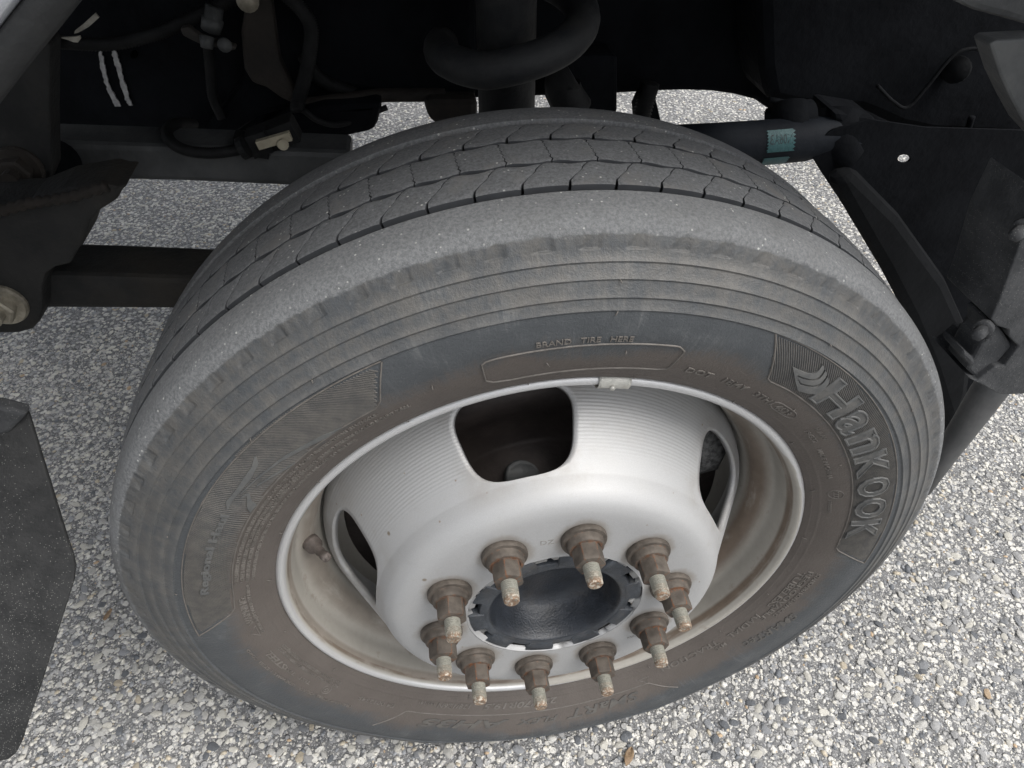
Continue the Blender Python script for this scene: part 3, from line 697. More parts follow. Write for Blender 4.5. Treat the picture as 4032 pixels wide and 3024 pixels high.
lettering('lettering', [('H', 39.2, 46.9, rd(40, .3090), rd(47, .3090), .0248, big), ('a', 47.4, 52.3, rd(48, .3085), rd(52, .3085), .0318, big), ('n', 53.1, 58.6, rd(53, .3085), rd(58, .3085), .0318, big),
    ('K', 59.4, 66.0, rd(59, .3085), rd(66, .3085), .0248, big), ('O', 66.4, 71.8, rd(66, .3085), rd(72, .3085), .0248, big), ('O', 72.5, 78.4, rd(72, .3085), rd(78, .3085), .0248, big), ('K', 79.2, 85.0, rd(79, .3085), rd(85, .3085), .0248, big)],
    MT['logo'], 0.0009, 'large flat maker lettering on the ridged field')
ol = dict(offset=0.028, outline=0.022, lift=0.0011)
lettering('lettering_outline', [('H', 39.2, 46.9, rd(40, .3090), rd(47, .3090), .0248, ol), ('a', 47.4, 52.3, rd(48, .3085), rd(52, .3085), .0318, ol), ('n', 53.1, 58.6, rd(53, .3085), rd(58, .3085), .0318, ol),
    ('K', 59.4, 66.0, rd(59, .3085), rd(66, .3085), .0248, ol), ('O', 66.4, 71.8, rd(66, .3085), rd(72, .3085), .0248, ol), ('O', 72.5, 78.4, rd(72, .3085), rd(78, .3085), .0248, ol), ('K', 79.2, 85.0, rd(79, .3085), rd(85, .3085), .0248, ol)],
    MT['logo_edge'], 0.0012)
def sw(p, q, b0, b1, n=14):
    """a wing of the emblem between two curved edges"""
    A, B = [], []
    for i in range(n):
        s = i / (n - 1); bow = math.sin(math.pi * s)
        a = (p[0][0] + (p[1][0] - p[0][0]) * s + b0 * bow, p[0][1] + (p[1][1] - p[0][1]) * s - b0 * 0.0022 * bow)
        c = (q[0][0] + (q[1][0] - q[0][0]) * s + b1 * bow, q[0][1] + (q[1][1] - q[0][1]) * s - b1 * 0.0022 * bow)
        A.append(a); B.append(c)
    return A, B
wings = [sw([(31.6, .3233), (35.2, .3356)], [(33.4, .3195), (36.0, .3338)], 1.7, 1.5), sw([(33.7, .3180), (36.4, .3330)], [(35.2, .3150), (37.2, .3312)], 1.5, 1.3), sw([(35.3, .3135), (37.6, .3302)], [(36.6, .3085), (38.6, .3275)], 1.4, 1.6), 
         ([(31.6, .3233), (32.8, .3190), (34.2, .3140), (36.4, .3078)], [(33.4, .3195), (34.0, .3172), (35.4, .3136), (37.4, .3095)])]
raised(wings, 0.0016, MT['logo_edge'], 'wing_emblem', 'winged maker emblem before the large lettering')
# left hand field
rinL = lambda t: np.interp(t, [275, 284, 320, 334], [0.2968, 0.2958, 0.3016, 0.3036]); routL = lambda t: np.interp(t, [270, 290, 320, 338], [0.3335, 0.3362, 0.3418, 0.3402])
slL = lambda t: np.interp(t, [275, 287, 299, 307, 325, 336], [-1.6, -1.25, -0.4, 0.3, 1.1, 1.2])
ribbed('ribbed_panel', 272, 337, rinL, routL, slL, 0.0024, lambda r: np.interp(r, [0.297, 0.334], [276.5, 271.0]), lambda r: np.interp(r, [0.304, 0.340], [333.6, 337.8]), 'field of fine moulded ridges behind the words about haulage')
fr = dens([(270.8, .3338), (275.6, .3003), (277.1, .2963)] + arc(281, 330, .2953, .3036, 60) + [(333.2, .3041), (334.6, .3095), (338.0, .3400)]); fr2 = arc(270.8, 338, .3338, .3405, 80)
V, F = join([strip(fr, 0.0011, 0.0009), strip(fr2, 0.0010, 0.0009)]); obj('panel_border', mesh_np('panel_border', V, F), MT['text'], wheel)
raised([([(327.7, .3040), (324, .3085), (318.5, .3140), (313, .3165), (309, .3180)], [(325.0, .3030), (321.5, .3070), (317.3, .3122), (312.6, .3152), (308.8, .3172)]),
        ([(318.0, .3020), (314.6, .3075), (311.5, .3120)], [(317.0, .3018), (313.7, .3070), (311.0, .3110)]),
        ([(304.8, .3012), (306.0, .3060), (308.8, .3125), (308.0, .3150)], [(306.9, .3005), (307.8, .3065), (309.6, .3130), (308.2, .3158)]),
        ([(305.0, .3190), (306.6, .3235), (309.2, .3225), (312, .3240), (314.5, .3255), (316.5, .3300)], [(305.2, .3185), (307.2, .3195), (309.6, .3190), (312.6, .3195), (315.6, .3235), (316.6, .3292)])],
       0.0010, MT['logo_edge'], 'road_emblem', 'small emblem of a bending road and peaks')
lettering('lettering', [('Regional Haul', 283.1, 303.7, .3147, .3150, .0062, dict(offset=0.03))], MT['logo_edge'], 0.0012, 'words about haulage on the left ridged field')
sm = dict(offset=0.004, res=2) if False else dict(offset=0.004, res=2)
lettering('lettering', [
    ('* TIRE FAILURE DUE TO UNDERINFLATION/OVERLOADING -- FOLLOW TIRE PLACARD INSTRUCTIONS IN VEHICLE.', 284.2, 332.6, .2912, .2962, .0031, sm),
    ('* CHECK INFLATION PRESSURE FREQUENTLY WITH AN ACCURATE GAUGE.', 284.2, 316.4, .2868, .2893, .0031, sm),
    ('* EXPLOSION OF TIRE/RIM ASSEMBLY DUE TO IMPROPER MOUNTING -- ONLY SPECIALLY TRAINED PERSONS SHOULD MOUNT TIRES.', 284.0, 337.0, .2822, .2888, .0031, sm),
    ('* WHEN MOUNTING TIRE, USE SAFETY CAGE AND CLIP-ON EXTENSION AIR HOSE TO INFLATE.', 284.0, 326.3, .2778, .2800, .0030, sm),
    ('WARNING:', 270.0, 279.6, .2862, .2865, .0058, sm), ('SERIOUS INJURY MAY RESULT FROM:', 266.0, 283.0, .2818, .2825, .0028, sm)], MT['text'], 0.0009, 'block of small safety warning lettering')
lettering('lettering', [('BRAND   TIRE   HERE', 355.7, 367.9, .3165, .3163, .0048, sm)], MT['text'], 0.0008, 'words above the empty branding frame')
lettering('lettering', [('DOT   1BJ4Y   3TH1', 18.2, 37.0, .2872, .2812, .0062, dict(offset=0.002, res=2)), ('4623', 38.1, 41.7, .2815, .2815, .0062, dict(offset=0.004, res=2))], MT['text'], 0.0009, 'date code lettering beside a rounded frame')
lettering('lettering', [('HUAIAN', 48.0, 52.1, .2895, .2895, .0036, sm), ('19G32', 48.2, 52.6, .2815, .2815, .0040, sm), ('MADE IN CHINA', 55.0, 65.4, .2805, .2800, .0038, sm), ('F000888', 72.9, 77.2, .2785, .2788, .0030, sm), ('CCC', 69.6, 72.0, .2825, .2825, .0045, dict(offset=0.002, res=2, spacing=0.8))], MT['text'], 0.0007, 'small origin lettering')
lettering('lettering', [('TUBELESS', 98.9, 113.3, .2772, .2765, .0058, sm), ('REGROOVABLE', 98.0, 117.8, .2845, .2815, .0050, sm), ('STANDARD LOAD RANGE G', 98.0, 115.0, .2925, .2885, .0042, sm), ('RADIAL', 117.2, 127.6, .2765, .2765, .0058, sm), ('M+S', 129.6, 132.6, .2820, .2820, .0045, sm), ('TRACTION', 130.6, 147.6, .2745, .2745, .0060, sm)], MT['text'], 0.0008, 'group of lettering low on the right side')
lettering('lettering', [('SMARTec', 112.0, 127.0, .3035, .2950, .0100, dict(offset=0.01, res=3, shear=0.35))], MT['ridge'], 0.0008)
lettering('lettering', [('225/70R19.5', 176.0, 195.5, .2740, .2740, .0066, dict(offset=0.012, res=3, shear=0.25)), ('128/126N', 199.0, 208.0, .2745, .2745, .0055, dict(offset=0.004, res=2, shear=0.2)), ('143/141', 208.8, 213.0, .2745, .2745, .0035, sm)], MT['text'], 0.0008, 'tyre size lettering at the bottom')
lettering('lettering', [('SMaRT', 156.0, 174.6, .2935, .2935, .0125, dict(offset=0.016, res=3, shear=0.3, sub=1)), ('FLEX', 176.6, 186.6, .2965, .2965, .0075, dict(offset=0.012, res=3, shear=0.3)), ('AH35', 188.6, 210.8, .2950, .2950, .0115, dict(offset=0.02, res=3, shear=0.3, sub=1))], MT['ridge'], 0.0010, 'large slanted pattern lettering at the bottom')
lettering('lettering', [('STEEL', 251.9, 259.4, .2880, .2880, .0058, dict(offset=0.015, res=2, shear=0.2)), ('MAX LOAD SINGLE 1800KG(3970LBS)AT 830KPA(120PSI)COLD', 236.2, 258.6, .2800, .2800, .0028, sm), ('MAX LOAD DUAL 1700KG(3750LBS)AT 830KPA(120PSI)COLD', 236.2, 258.6, .2757, .2757, .0028, sm),
    ('TREAD 4 STEEL CORD   SIDEWALL 1 STEEL CORD', 228.6, 263.0, .2970, .3015, .0030, sm), ('TEST   TEST', 243.0, 252.2, .2890, .2890, .0035, sm), ('G', 237.4, 238.6, .2875, .2875, .0045, sm), ('E4 0012345', 219.0, 229.0, .2830, .2830, .0045, sm)], MT['text'], 0.0007, 'small load lettering low on the left side')
bits = [strip(dens([(348.6, .3095), (348.4, .2890), (349.4, .2838), (351.6, .2818)] + arc(352, 14.0 + 360, .2815, .2850, 30) + [(375.2, .2868), (375.4, .2900), (375.6, .3100), (374.6, .3138)] + arc(374, 350.6, .3143, .3128, 30) + [(349.2, .3120), (348.6, .3095)]), 0.0011, 0.0009)]
bits += [strip(dens([(38.0, .2892), (37.2, .2880), (36.8, .2850), (37.4, .2815), (38.2, .2800)] + arc(39, 42, .2798, .2800, 8) + [(42.9, .2815), (43.2, .2848), (42.8, .2878), (42.0, .2892)] + arc(41.4, 38.0, .2894, .2892, 8)), 0.0007, 0.0007)]
bits += [strip([(70.8 + 1.35 * math.cos(a), .2846 + .0062 * math.sin(a)) for a in np.linspace(0, 6.4, 30)], 0.0006, 0.0006), strip([(238 + 1.1 * math.cos(a), .2892 + .005 * math.sin(a)) for a in np.linspace(0, 6.4, 26)], 0.0006, 0.0006)]
bits += [strip(dens([(146.9, .3119), (152.4, .2885)] + arc(153, 214.6, .2878, .2884, 60) + [(215.2, .2890), (220.5, .3187)]), 0.0010, 0.0007)]
bits += [strip(dens([(265.4, .2865), (269.0, .2862), (267.2, .2925), (265.4, .2865)]), 0.0006, 0.0006), strip(dens([(151.5, .2800), (154.5, .2800), (153.0, .2862), (151.5, .2800)]), 0.0006, 0.0005)]
for V, F in bits: obj('moulded_border', mesh_np('moulded_border', V, F), MT['text'], wheel)
# rubber whiskers left by the mould vents
wh = []
for t, r in ((341.5, .3035), (354.5, .2655), (333.5, .2655), (312.5, .2650), (296.5, .2660), (281.5, .2690), (262, .270), (241, .270), (12, .268), (33, .2665), (52, .2680), (70, .2690), (88, .2690), (110, .270), (128, .270), (150, .2705), (200, .268), (5.2, .3423), (5.0, .3622), (318.6, .3424), (330, .3509), (34, .3509), (56, .3622), (296, .3509), (283, .3424), (357, .298), (7.6, .3062), (41, .2915), (61, .2935)):
    p = on_side(rad(t), r, 0.0); q = on_side(rad(t) + random.uniform(-.008, .008), r + random.uniform(-.004, -.001), 0.0022 if r > .3 else 0.0012)
    wh.append(tube([p[0], (p[0] + q[0]) / 2 + np.array([0, -.0007, 0]), q[0]], 0.00045, 5))
V, F = join(wh); obj('vent_whisker', mesh_np('vent_whisker', V, F), MT['text'], wheel, kind='stuff')

# ------------------------------------------------------------------ lug nuts and studs
def nut_mesh():
    prof = [(0.0, 0.0198), (-0.0008, 0.0203), (-0.0038, 0.0203), (-0.0052, 0.0197), (-0.0056, 0.0168), (-0.0064, 0.0164), (-0.0098, 0.0164), (-0.0116, 0.0158), (-0.0125, 0.0148), (-0.0128, 0.0125)]
    v1, f1 = lathe(prof, 40); ru = np.tile([.2, .35, .2, .25, .5, .5, .15, .2, .55, .9], 40)
    # hexagon with a worn corner strip on every edge
    R = 0.0136; cs = []; cr = []
    for k in range(6):
        a0, a1 = k * math.pi / 3, (k + 1) * math.pi / 3
        p0 = np.array([math.cos(a0), math.sin(a0)]) * R; p1 = np.array([math.cos(a1), math.sin(a1)]) * R
        for s, rr in ((0.0, 1.0), (0.10, 0.25), (0.5, 0.0), (0.90, 0.25)):
            c = p0 + (p1 - p0) * s
            if s == 0.0: c = c * 0.975
            cs.append(c); cr.append(rr)
    cs = np.array(cs); m = len(cs); levels = [(-0.0108, 1.0, .9), (-0.0135, 1.0, .55), (-0.020, 1.0, .0), (-0.0268, 1.0, .1), (-0.0286, 0.96, .5), (-0.0290, 0.72, .5), (-0.0290, 0.5, .6)]
    V = []; A = []
    for y, s, q in levels:
        for c, rr in zip(cs, cr): V.append((c[0] * s, y, c[1] * s)); A.append(max(q, rr * 0.9))
    i = np.arange(len(levels) - 1)[:, None]; j = np.arange(m)[None, :]; j2 = (j + 1) % m
    F = np.stack([i * m + j, i * m + j2, (i + 1) * m + j2, (i + 1) * m + j], -1).reshape(-1, 4)
    VV, FF = join([(v1, f1), (np.array(V), [F])])
    me = mesh_np('lug_nut', VV, FF, True, {'rust': np.concatenate([ru, A])})
    bm = bmesh.new(); bm.from_mesh(me); bmesh.ops.recalc_face_normals(bm, faces=bm.faces); bm.to_mesh(me); bm.free()
    try: me.set_sharp_from_angle(angle=rad(32))
    except Exception: pass
    return me
def stud_mesh():
    prof = [(-0.010, 0.0062), (-0.0286, 0.0062)]; ru = [0, 0]
    y = -0.0286
    while y > -0.0410:
        prof += [(y - 0.0004, 0.0071), (y - 0.0009, 0.0071), (y - 0.0013, 0.0064), (y - 0.0016, 0.0064)]; ru += [.1 if y > -.037 else .35] * 4; y -= 0.0017
    prof += [(y - 0.0004, 0.0068), (y - 0.0036, 0.0066), (y - 0.0048, 0.0056), (y - 0.0050, 0.0040), (y - 0.0046, 0.0030), (y - 0.0046, 0.0)]; ru += [.45, .6, .7, .9, 1, 1]
    v, f = lathe(prof, 22)
    me = mesh_np('stud', v, f, True, {'rust': np.tile(ru, 22)})
    try: me.set_sharp_from_angle(angle=rad(35))
    except Exception: pass
    return me
NUT, STUD = nut_mesh(), stud_mesh()
for k in range(10):
    t = PH + k * math.pi / 5; c = (BC * math.sin(t), -0.0392, BC * math.cos(t))
    obj('lug_nut', NUT, MT['nut'], wheel, c, (0, t + random.uniform(0, 1.04), 0))
    obj('stud', STUD, MT['stud'], wheel, c, (0, t + random.uniform(0, 6), 0))
# hub cover in the bore: a dished cap with ten castellations
cap = crom([(-0.030, 0.0748), (-0.0368, 0.0742), (-0.0380, 0.0725), (-0.0380, 0.0665), (-0.0365, 0.0638), (-0.0290, 0.0612), (-0.0160, 0.0580), (-0.0050, 0.0530), (0.0010, 0.0440), (0.0030, 0.0320), (0.0035, 0.0150), (0.0035, 0.0)], 80)
parts = [lathe(cap, 90)]
for k in range(10):
    t = rad(10) + k * math.pi / 5; w = rad(10.6)
    V = []
    prof_t = [(-0.0300, 0.0690), (-0.0384, 0.0690), (-0.0390, 0.0705), (-0.0392, 0.0825), (-0.0382, 0.0842), (-0.0300, 0.0840)]
    cols = [t + s * w for s in (-1, -0.93, -0.5, 0, 0.5, 0.93, 1)]
    for ci, a in enumerate(cols):
        ins = 0.0010 if ci in (0, 6) else 0.0
        for y, r in prof_t: V.append(((r - (ins if r > .08 else 0)) * math.sin(a), y + (ins if y < -.031 else 0), (r - (ins if r > .08 else 0)) * math.cos(a)))
    m = len(prof_t); F = grid_faces(7, m); capf = [np.array([[0, 1, 2, 3], [0, 3, 4, 5]]), np.array([[6 * m + 3, 6 * m + 2, 6 * m + 1, 6 * m], [6 * m + 5, 6 * m + 4, 6 * m + 3, 6 * m]])]
    parts.append((np.array(V), [F] + capf))
parts.append(lathe([(-0.020, 0.0855), (-0.022, 0.074), (-0.0300, 0.0745)], 90))
V, F = join(parts); me = mesh_np('hub_cover', V, F)
bm = bmesh.new(); bm.from_mesh(me); bmesh.ops.recalc_face_normals(bm, faces=bm.faces); bm.to_mesh(me); bm.free()
me.materials.append(MT['hub']); me.materials.append(MT['hub_ring'])
for q in me.polygons:
    if math.hypot(q.center.x, q.center.z) > 0.0655 and q.center.y < -0.029: q.material_index = 1
try: me.set_sharp_from_angle(angle=rad(40))
except Exception: pass
obj('hub_cover', me, None, wheel, label='blue black dished hub cover with castellated edge')
# valve stem, wheel weight, stamped marks
def pol(t, r, y): return np.array([r * math.sin(rad(t)), y, r * math.cos(rad(t))])
b0, b1 = pol(277.5, .2335, .048), pol(281.3, .2165, .019)
ax = (b1 - b0); L = np.linalg.norm(ax)
pts = [b0 + ax * s for s in (-.1, 0, .02, .22, .24, .34, .36, .60, .62, .80, .82, .98, 1.0, 1.0)]
V, F = tube(pts, [.0088, .0088, .0092, .0088, .0068, .0064, .0050, .0048, .0043, .0043, .0049, .0049, .0044, .0022], 12)
obj('valve_stem', mesh_np('valve_stem', V, F), MT['valve'], wheel, label='short brown valve stem on the rim barrel')
fl = np.array(crom([(0.0060, 0.2634), (0.0025, 0.2636), (-0.0010, 0.2622), (-0.0028, 0.2585), (-0.0020, 0.2535), (0.0015, 0.2500), (0.0060, 0.2482), (0.0130, 0.2466)], 16))
v1, f1 = lathe(fl, 10, rad(6.6), rad(12.3))
back = fl + np.array([0.002, 0.0]) 
v2, f2 = lathe([(0.0125, 0.2468), (0.0165, 0.2452), (0.0185, 0.2400)], 20, rad(2.2), rad(15.0))
c = pol(9.1, .2545, -.0031)
v3, f3 = tube([c, c + np.array([0, -0.0012, 0])], 0.0022, 12)
V, F = join([(v1, f1), (v2, f2), (v3, f3)])
ww = obj('wheel_weight', mesh_np('wheel_weight', V, F), MT['lead'], wheel, label='grey clip-on balance weight on the top of the rim lip')
ww.modifiers.new('thickness', 'SOLIDIFY').thickness = 0.0012
def stamp(txt, px, py, size, spin):
    bm = text_mesh(txt, extrude=0.02, res=2); v = np.array([q.co[:] for q in bm.verts]); f = np.array([[q.index for q in p.verts] for p in bm.faces]); bm.free()
    v[:, 0] -= (v[:, 0].max() + v[:, 0].min()) / 2
    ca, sa = math.cos(spin), math.sin(spin); c = at(px, py, -0.0391) - np.array([0, 0, ZC])
    X = c[0] + size * (v[:, 0] * ca - v[:, 1] * sa); Z = c[2] + size * (v[:, 0] * sa + v[:, 1] * ca); Y = np.where(v[:, 2] > 0, -0.0392, -0.0386)
    return np.stack([X, Y, Z], 1), [f]
STM = mat_letter('stamp_shade', (0.16, 0.15, 0.14), (0.28, 0.27, 0.25))
for V, F in (stamp('DZ', 1182, 1176, 0.0090, 0.03), stamp('RSKA', 1368, 1376, 0.0055, 0.35)): obj('stamped_mark', mesh_np('stamped_mark', V, F, False), STM, wheel)

# ------------------------------------------------------------------ brake and hub seen through the hand holes
v1, f1 = lathe([(0.030, 0.0), (0.030, 0.098), (0.034, 0.104), (0.078, 0.108), (0.082, 0.112), (0.082, 0.150), (0.0795, 0.152), (0.0795, 0.176), (0.082, 0.178), (0.082, 0.200), (0.086, 0.203), (0.120, 0.203), (0.122, 0.10), (0.14, 0.07), (0.30, 0.07), (0.30, 0.0)], 80)
obj('brake_rotor', mesh_np('brake_rotor', v1, f1), MT['rotor'], truck, (0, 0, ZC))
p = at(1130, 1035, 0.035)
V, F = tube([p + np.array([0, 0.03, -0.03]), p, p + np.array([0, -0.0, 0.004])], [0.017, 0.017, 0.0145], 16)
obj('hub_bolt', mesh_np('hub_bolt', V, F), MT['arm'], truck)

cal = IC2_V * np.array([.020, .015, .040]) * (1 + .12 * RNG.normal(size=(len(IC2_V), 1)))
obj('brake_caliper', mesh_np('brake_caliper', cal + at(1518, 975, .085), IC2_F), MT['caliper'], truck)
# ------------------------------------------------------------------ underbody
fr_out = [(-500, -420), (2500, -420), (2500, 150), (2300, 260), (2000, 292), (1850, 262), (1740, 245), (1660, 236), (1635, 218), (1590, 206), (1540, 199), (1480, 197), (1410, 199), (1333, 204), (1280, 207), (1150, 210), (1060, 212), (1000, 216), (900, 218), (820, 222), (700, 262), (560, 300), (-500, 330)]
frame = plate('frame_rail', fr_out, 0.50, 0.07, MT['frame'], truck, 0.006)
plate('frame_hole', circle_px(289, 119, 8, 8, 16), 0.494, 0.004, MT['hole_shade'], truck, 0)  # black disc on the rail; the shade inside a hole is its colour
plate('frame_hole', circle_px(1620, 87, 11, 12, 18), 0.494, 0.004, MT['hole_shade'], truck, 0)
# side bulges of the frame: a cross member seat with a lighter edge, and the front horn
plate('spring_tower', [(560, -300), (1030, -300), (1030, 216), (880, 214), (700, 190), (665, 228), (560, 255), (450, 330), (430, 300), (520, 180), (560, 60)], 0.46, 0.04, MT['frame'], truck, 0.012)
plate('rusty_bracket', [(540, -60), (580, -60), (592, 40), (604, 130), (632, 190), (658, 222), (648, 232), (610, 215), (575, 190), (545, 180), (527, 150), (520, 70)], 0.44, 0.02, MT['rust'], truck, 0.004)
V, F = tube([at(535, -2, 0.435), at(535, 2, 0.425)], 0.011, 16); obj('bracket_bolt', mesh_np('bracket_bolt', V, F), MT['bolt'], truck)
V, F = tube(smooth_path([at(650, 228, 0.44), at(760, 214, 0.44), at(830, 206, 0.45), at(960, 205, 0.46)], 20), 0.008, 8); obj('brake_line', mesh_np('brake_line', V, F), MT['rust'], truck)
V, F = tube(smooth_path([at(655, 238, 0.42), at(690, 262, 0.42), at(740, 268, 0.42), at(835, 232, 0.44)], 20), 0.0035, 8); obj('brake_line', mesh_np('brake_line', V, F), MT['hose'], truck)
plate('axle_housing', [(640, 240), (700, 225), (830, 218), (823, 240), (812, 285), (700, 310), (640, 330), (540, 330)], 0.42, 0.16, MT['frame'], truck, 0.02)
plate('axle_housing', [(915, 212), (1032, 212), (1032, 262), (940, 272), (922, 250)], 0.44, 0.14, MT['rust'], truck, 0.015)
plate('switch_bracket', [(388, 62), (405, 58), (432, 78), (470, 92), (508, 100), (510, 108), (485, 112), (470, 104), (436, 98), (395, 78)], 0.43, 0.012, MT['dusty'], truck, 0.002)
V, F = join([tube([at(448, 80, 0.43), at(447, 104, 0.425)], [0.008, 0.006], 12), tube([at(484, 96, 0.43), at(486, 98, 0.415)], 0.007, 12), tube([at(464, 14, 0.45), at(460, 40, 0.45), at(460, 41, .45), at(455, 66, 0.45)], [0.009, 0.009, .011, 0.010], 12)])
obj('level_switch', mesh_np('level_switch', V, F), MT['arm'], truck)
# arms, bushings and their brackets
plate('radius_arm', [(60, 306), (380, 316), (760, 330), (760, 412), (610, 403), (400, 394), (60, 386)], 0.33, 0.05, MT['arm'], truck, 0.006, label='upper grey suspension arm running behind the tyre')
plate('radius_arm', [(60, 592), (240, 596), (480, 604), (480, 672), (350, 669), (60, 668)], 0.24, 0.06, MT['bracket'], truck, 0.006, label='lower dark suspension arm running behind the tyre')
plate('arm_casting', [(-60, 445), (60, 440), (130, 412), (225, 395), (250, 402), (275, 402), (258, 415), (256, 428), (240, 440), (210, 458), (192, 482), (184, 512), (178, 530), (165, 542), (152, 570), (118, 578), (98, 592), (90, 620), (92, 672), (86, 694), (70, 712), (40, 720), (-60, 722)], 0.215, 0.05, MT['bracket'], truck, 0.008)
V, F = tube(smooth_path([at(-20, 462, 0.212), at(60, 440, 0.212), at(140, 428, 0.212), at(230, 402, 0.212)], 26), 0.0045, 8, ripple=0.25); obj('weld_seam', mesh_np('weld_seam', V, F), MT['rust'], truck)
plate('hanger_bracket', [(-60, 60), (60, 70), (108, 96), (107, 250), (110, 345), (111, 372), (103, 396), (84, 414), (60, 424), (30, 426), (-60, 418)], 0.285, 0.03, MT['bracket'], truck, 0.006)
V, F = tube([at(116, 356, 0.37), at(116, 356, 0.31)], 0.024, 24); obj('bushing', mesh_np('bushing', V, F), MT['frame'], truck)
def bolt_head(name, px, py, y, r, mat):
    c = at(px, py, y); parts = [tube([c + np.array([0, .004, 0]), c, c + np.array([0, -.003, 0])], [r * 1.5, r * 1.5, r * 1.4], 24)]
    parts.append(tube([c, c + np.array([0, -.012, 0]), c + np.array([0, -.014, 0])], [r, r, r * .85], 6)); parts.append(tube([c, c + np.array([0, -.024, -0.0])], r * .52, 14))
    V, F = join(parts); return obj(name, mesh_np(name, V, F, False), mat, truck)
bolt_head('arm_bolt', 40, 365, 0.282, 0.014, MT['rust']); bolt_head('arm_bolt', 6, 660, 0.212, 0.014, MT['bolt'])
# white paint streaks on the frame rail
def streak(pts):
    q = np.array(pts, float); k = np.linspace(0, len(q) - 1, 26); q = np.stack([np.interp(k, range(len(q)), q[:, i]) for i in range(3)], 1)
    q[:, 0] += RNG.normal(0, 0.6, 26); q[:, 2] = np.maximum(q[:, 2] + RNG.normal(0, 0.7, 26), 1.2); pts = q.tolist()
    for_l, for_r = [], []
    for i, (x, y, w) in enumerate(pts): for_l.append((x - w, y)); for_r.append((x + w, y))
    return for_l + for_r[::-1]
plate('paint_mark', streak([(215, 108, 2), (219, 130, 5), (222, 148, 5), (229, 175, 4), (236, 195, 5), (246, 212, 6), (255, 230, 5)]), 0.496, 0.002, MT['paint'], truck, 0)
plate('paint_mark', streak([(242, 99, 3), (246, 115, 5), (251, 130, 6), (258, 155, 5), (266, 185, 5), (276, 215, 5), (282, 228, 4)]), 0.496, 0.002, MT['paint'], truck, 0)
# wiring in ribbed conduit
def conduit(name, pts, r, n=110, label=None):
    V, F = tube(smooth_path([at(*p) for p in pts], n), r * 0.78, 10, ripple=0.09); return obj(name, mesh_np(name, V, F), MT['hose'], truck, label=label)
conduit('cable_conduit', [(95, 78, .43), (140, 92, .45), (240, 95, .46), (340, 72, .46), (420, 38, .46), (520, -10, .46)], 0.0085, 150)
conduit('cable_conduit', [(600, -30, .43), (650, 20, .43), (672, 60, .43), (668, 120, .43), (658, 170, .43), (645, 215, .43), (642, 240, .42)], 0.0095, 130)
conduit('cable_conduit', [(655, 120, .44), (690, 170, .45), (760, 200, .46), (800, 212, .47)], 0.009, 60)
conduit('cable_conduit', [(420, 268, .42), (385, 266, .38), (362, 280, .35), (368, 305, .325), (400, 324, .315), (450, 331, .312), (500, 326, .312), (530, 318, .312)], 0.0068, 140)
conduit('cable_conduit', [(450, 100, .45), (455, 160, .46), (460, 210, .46), (480, 255, .46)], 0.0070, 80)
V, F = join([box(at(545, 312, .335), (.034, .022, .016), Matrix.Rotation(0.25, 3, 'Y')), box(at(590, 292, .335), (.05, .026, .022), Matrix.Rotation(-0.30, 3, 'Y')), box(at(562, 305, .325), (.02, .018, .022), Matrix.Rotation(-0.25, 3, 'Y')), tube([at(520, 322, .312), at(532, 317, .312)], 0.011, 12)])
obj('cable_connector', mesh_np('cable_connector', V, F, False), MT['hose'], truck)
V, F = join([box(at(592, 303, .312), (.034, .006, .0085), Matrix.Rotation(-0.22, 3, 'Y')), tube([at(608, 309, .312), at(612, 313, .305)], 0.0055, 12)])
obj('connector_clip', mesh_np('connector_clip', V, F, False), MT['cream'], truck, label='cream plastic clip on the black cable connector')
plate('tape_strip', [(180, 52), (206, 28), (214, 38), (192, 58), (170, 70), (160, 73), (162, 66)], 0.435, 0.002, MT['mylar'], truck, 0)
plate('tape_strip', [(132, 82), (160, 80), (172, 78), (174, 84), (168, 92), (158, 91), (145, 86)], 0.425, 0.003, MT['mylar'], truck, 0)
# coil spring and damper
cs = at(1103, 165, 0.30); xc = cs[0]; zb = at(1080, 168, 0.225)[2]
R_, pit = 0.065, 0.090
th = np.linspace(-0.6 * math.pi, 4.9 * math.pi, 170)
z = zb + pit * np.maximum(th + 0.15 * math.pi, 0) / (2 * math.pi) 
hel = np.stack([xc + R_ * np.sin(th), 0.30 - R_ * np.cos(th), z], 1)
V, F = tube(hel, 0.0155, 16); obj('coil_spring', mesh_np('coil_spring', V, F), MT['spring'], truck)
V, F = tube([np.array([xc - .004, .30, zb - .16]), np.array([xc - .004, .30, zb + .5])], 0.0275, 28); obj('shock_absorber', mesh_np('shock_absorber', V, F), MT['spring'], truck)
V, F = tube([np.array([xc, .30, zb + .16]), np.array([xc, .30, zb + .4])], 0.088, 28); obj('spring_seat', mesh_np('spring_seat', V, F), MT['frame'], truck)
V, F = tube(smooth_path([at(1235, 158, .40), at(1215, 175, .40), at(1222, 205, .40), at(1245, 240, .40)], 20), 0.020, 12); obj('brake_hose', mesh_np('brake_hose', V, F), MT['hose'], truck)
plate('cross_member', [(1192, 120), (1334, 120), (1334, 245), (1192, 245)], 0.43, 0.05, MT['frame'], truck, 0.004)
V, F = tube([at(1405, 178, .45), at(1392, 235, .45)], 0.0105, 12); obj('bump_stop', mesh_np('bump_stop', *tube(smooth_path([at(1405, 178, .45), at(1398, 205, .45), at(1386, 250, .45)], 26), 0.0105, 12, ripple=.12)), MT['hose'], truck)
plate('stop_plate', [(1384, 205), (1414, 200), (1428, 262), (1375, 262), (1372, 232)], 0.47, 0.02, MT['frame'], truck, 0.002)
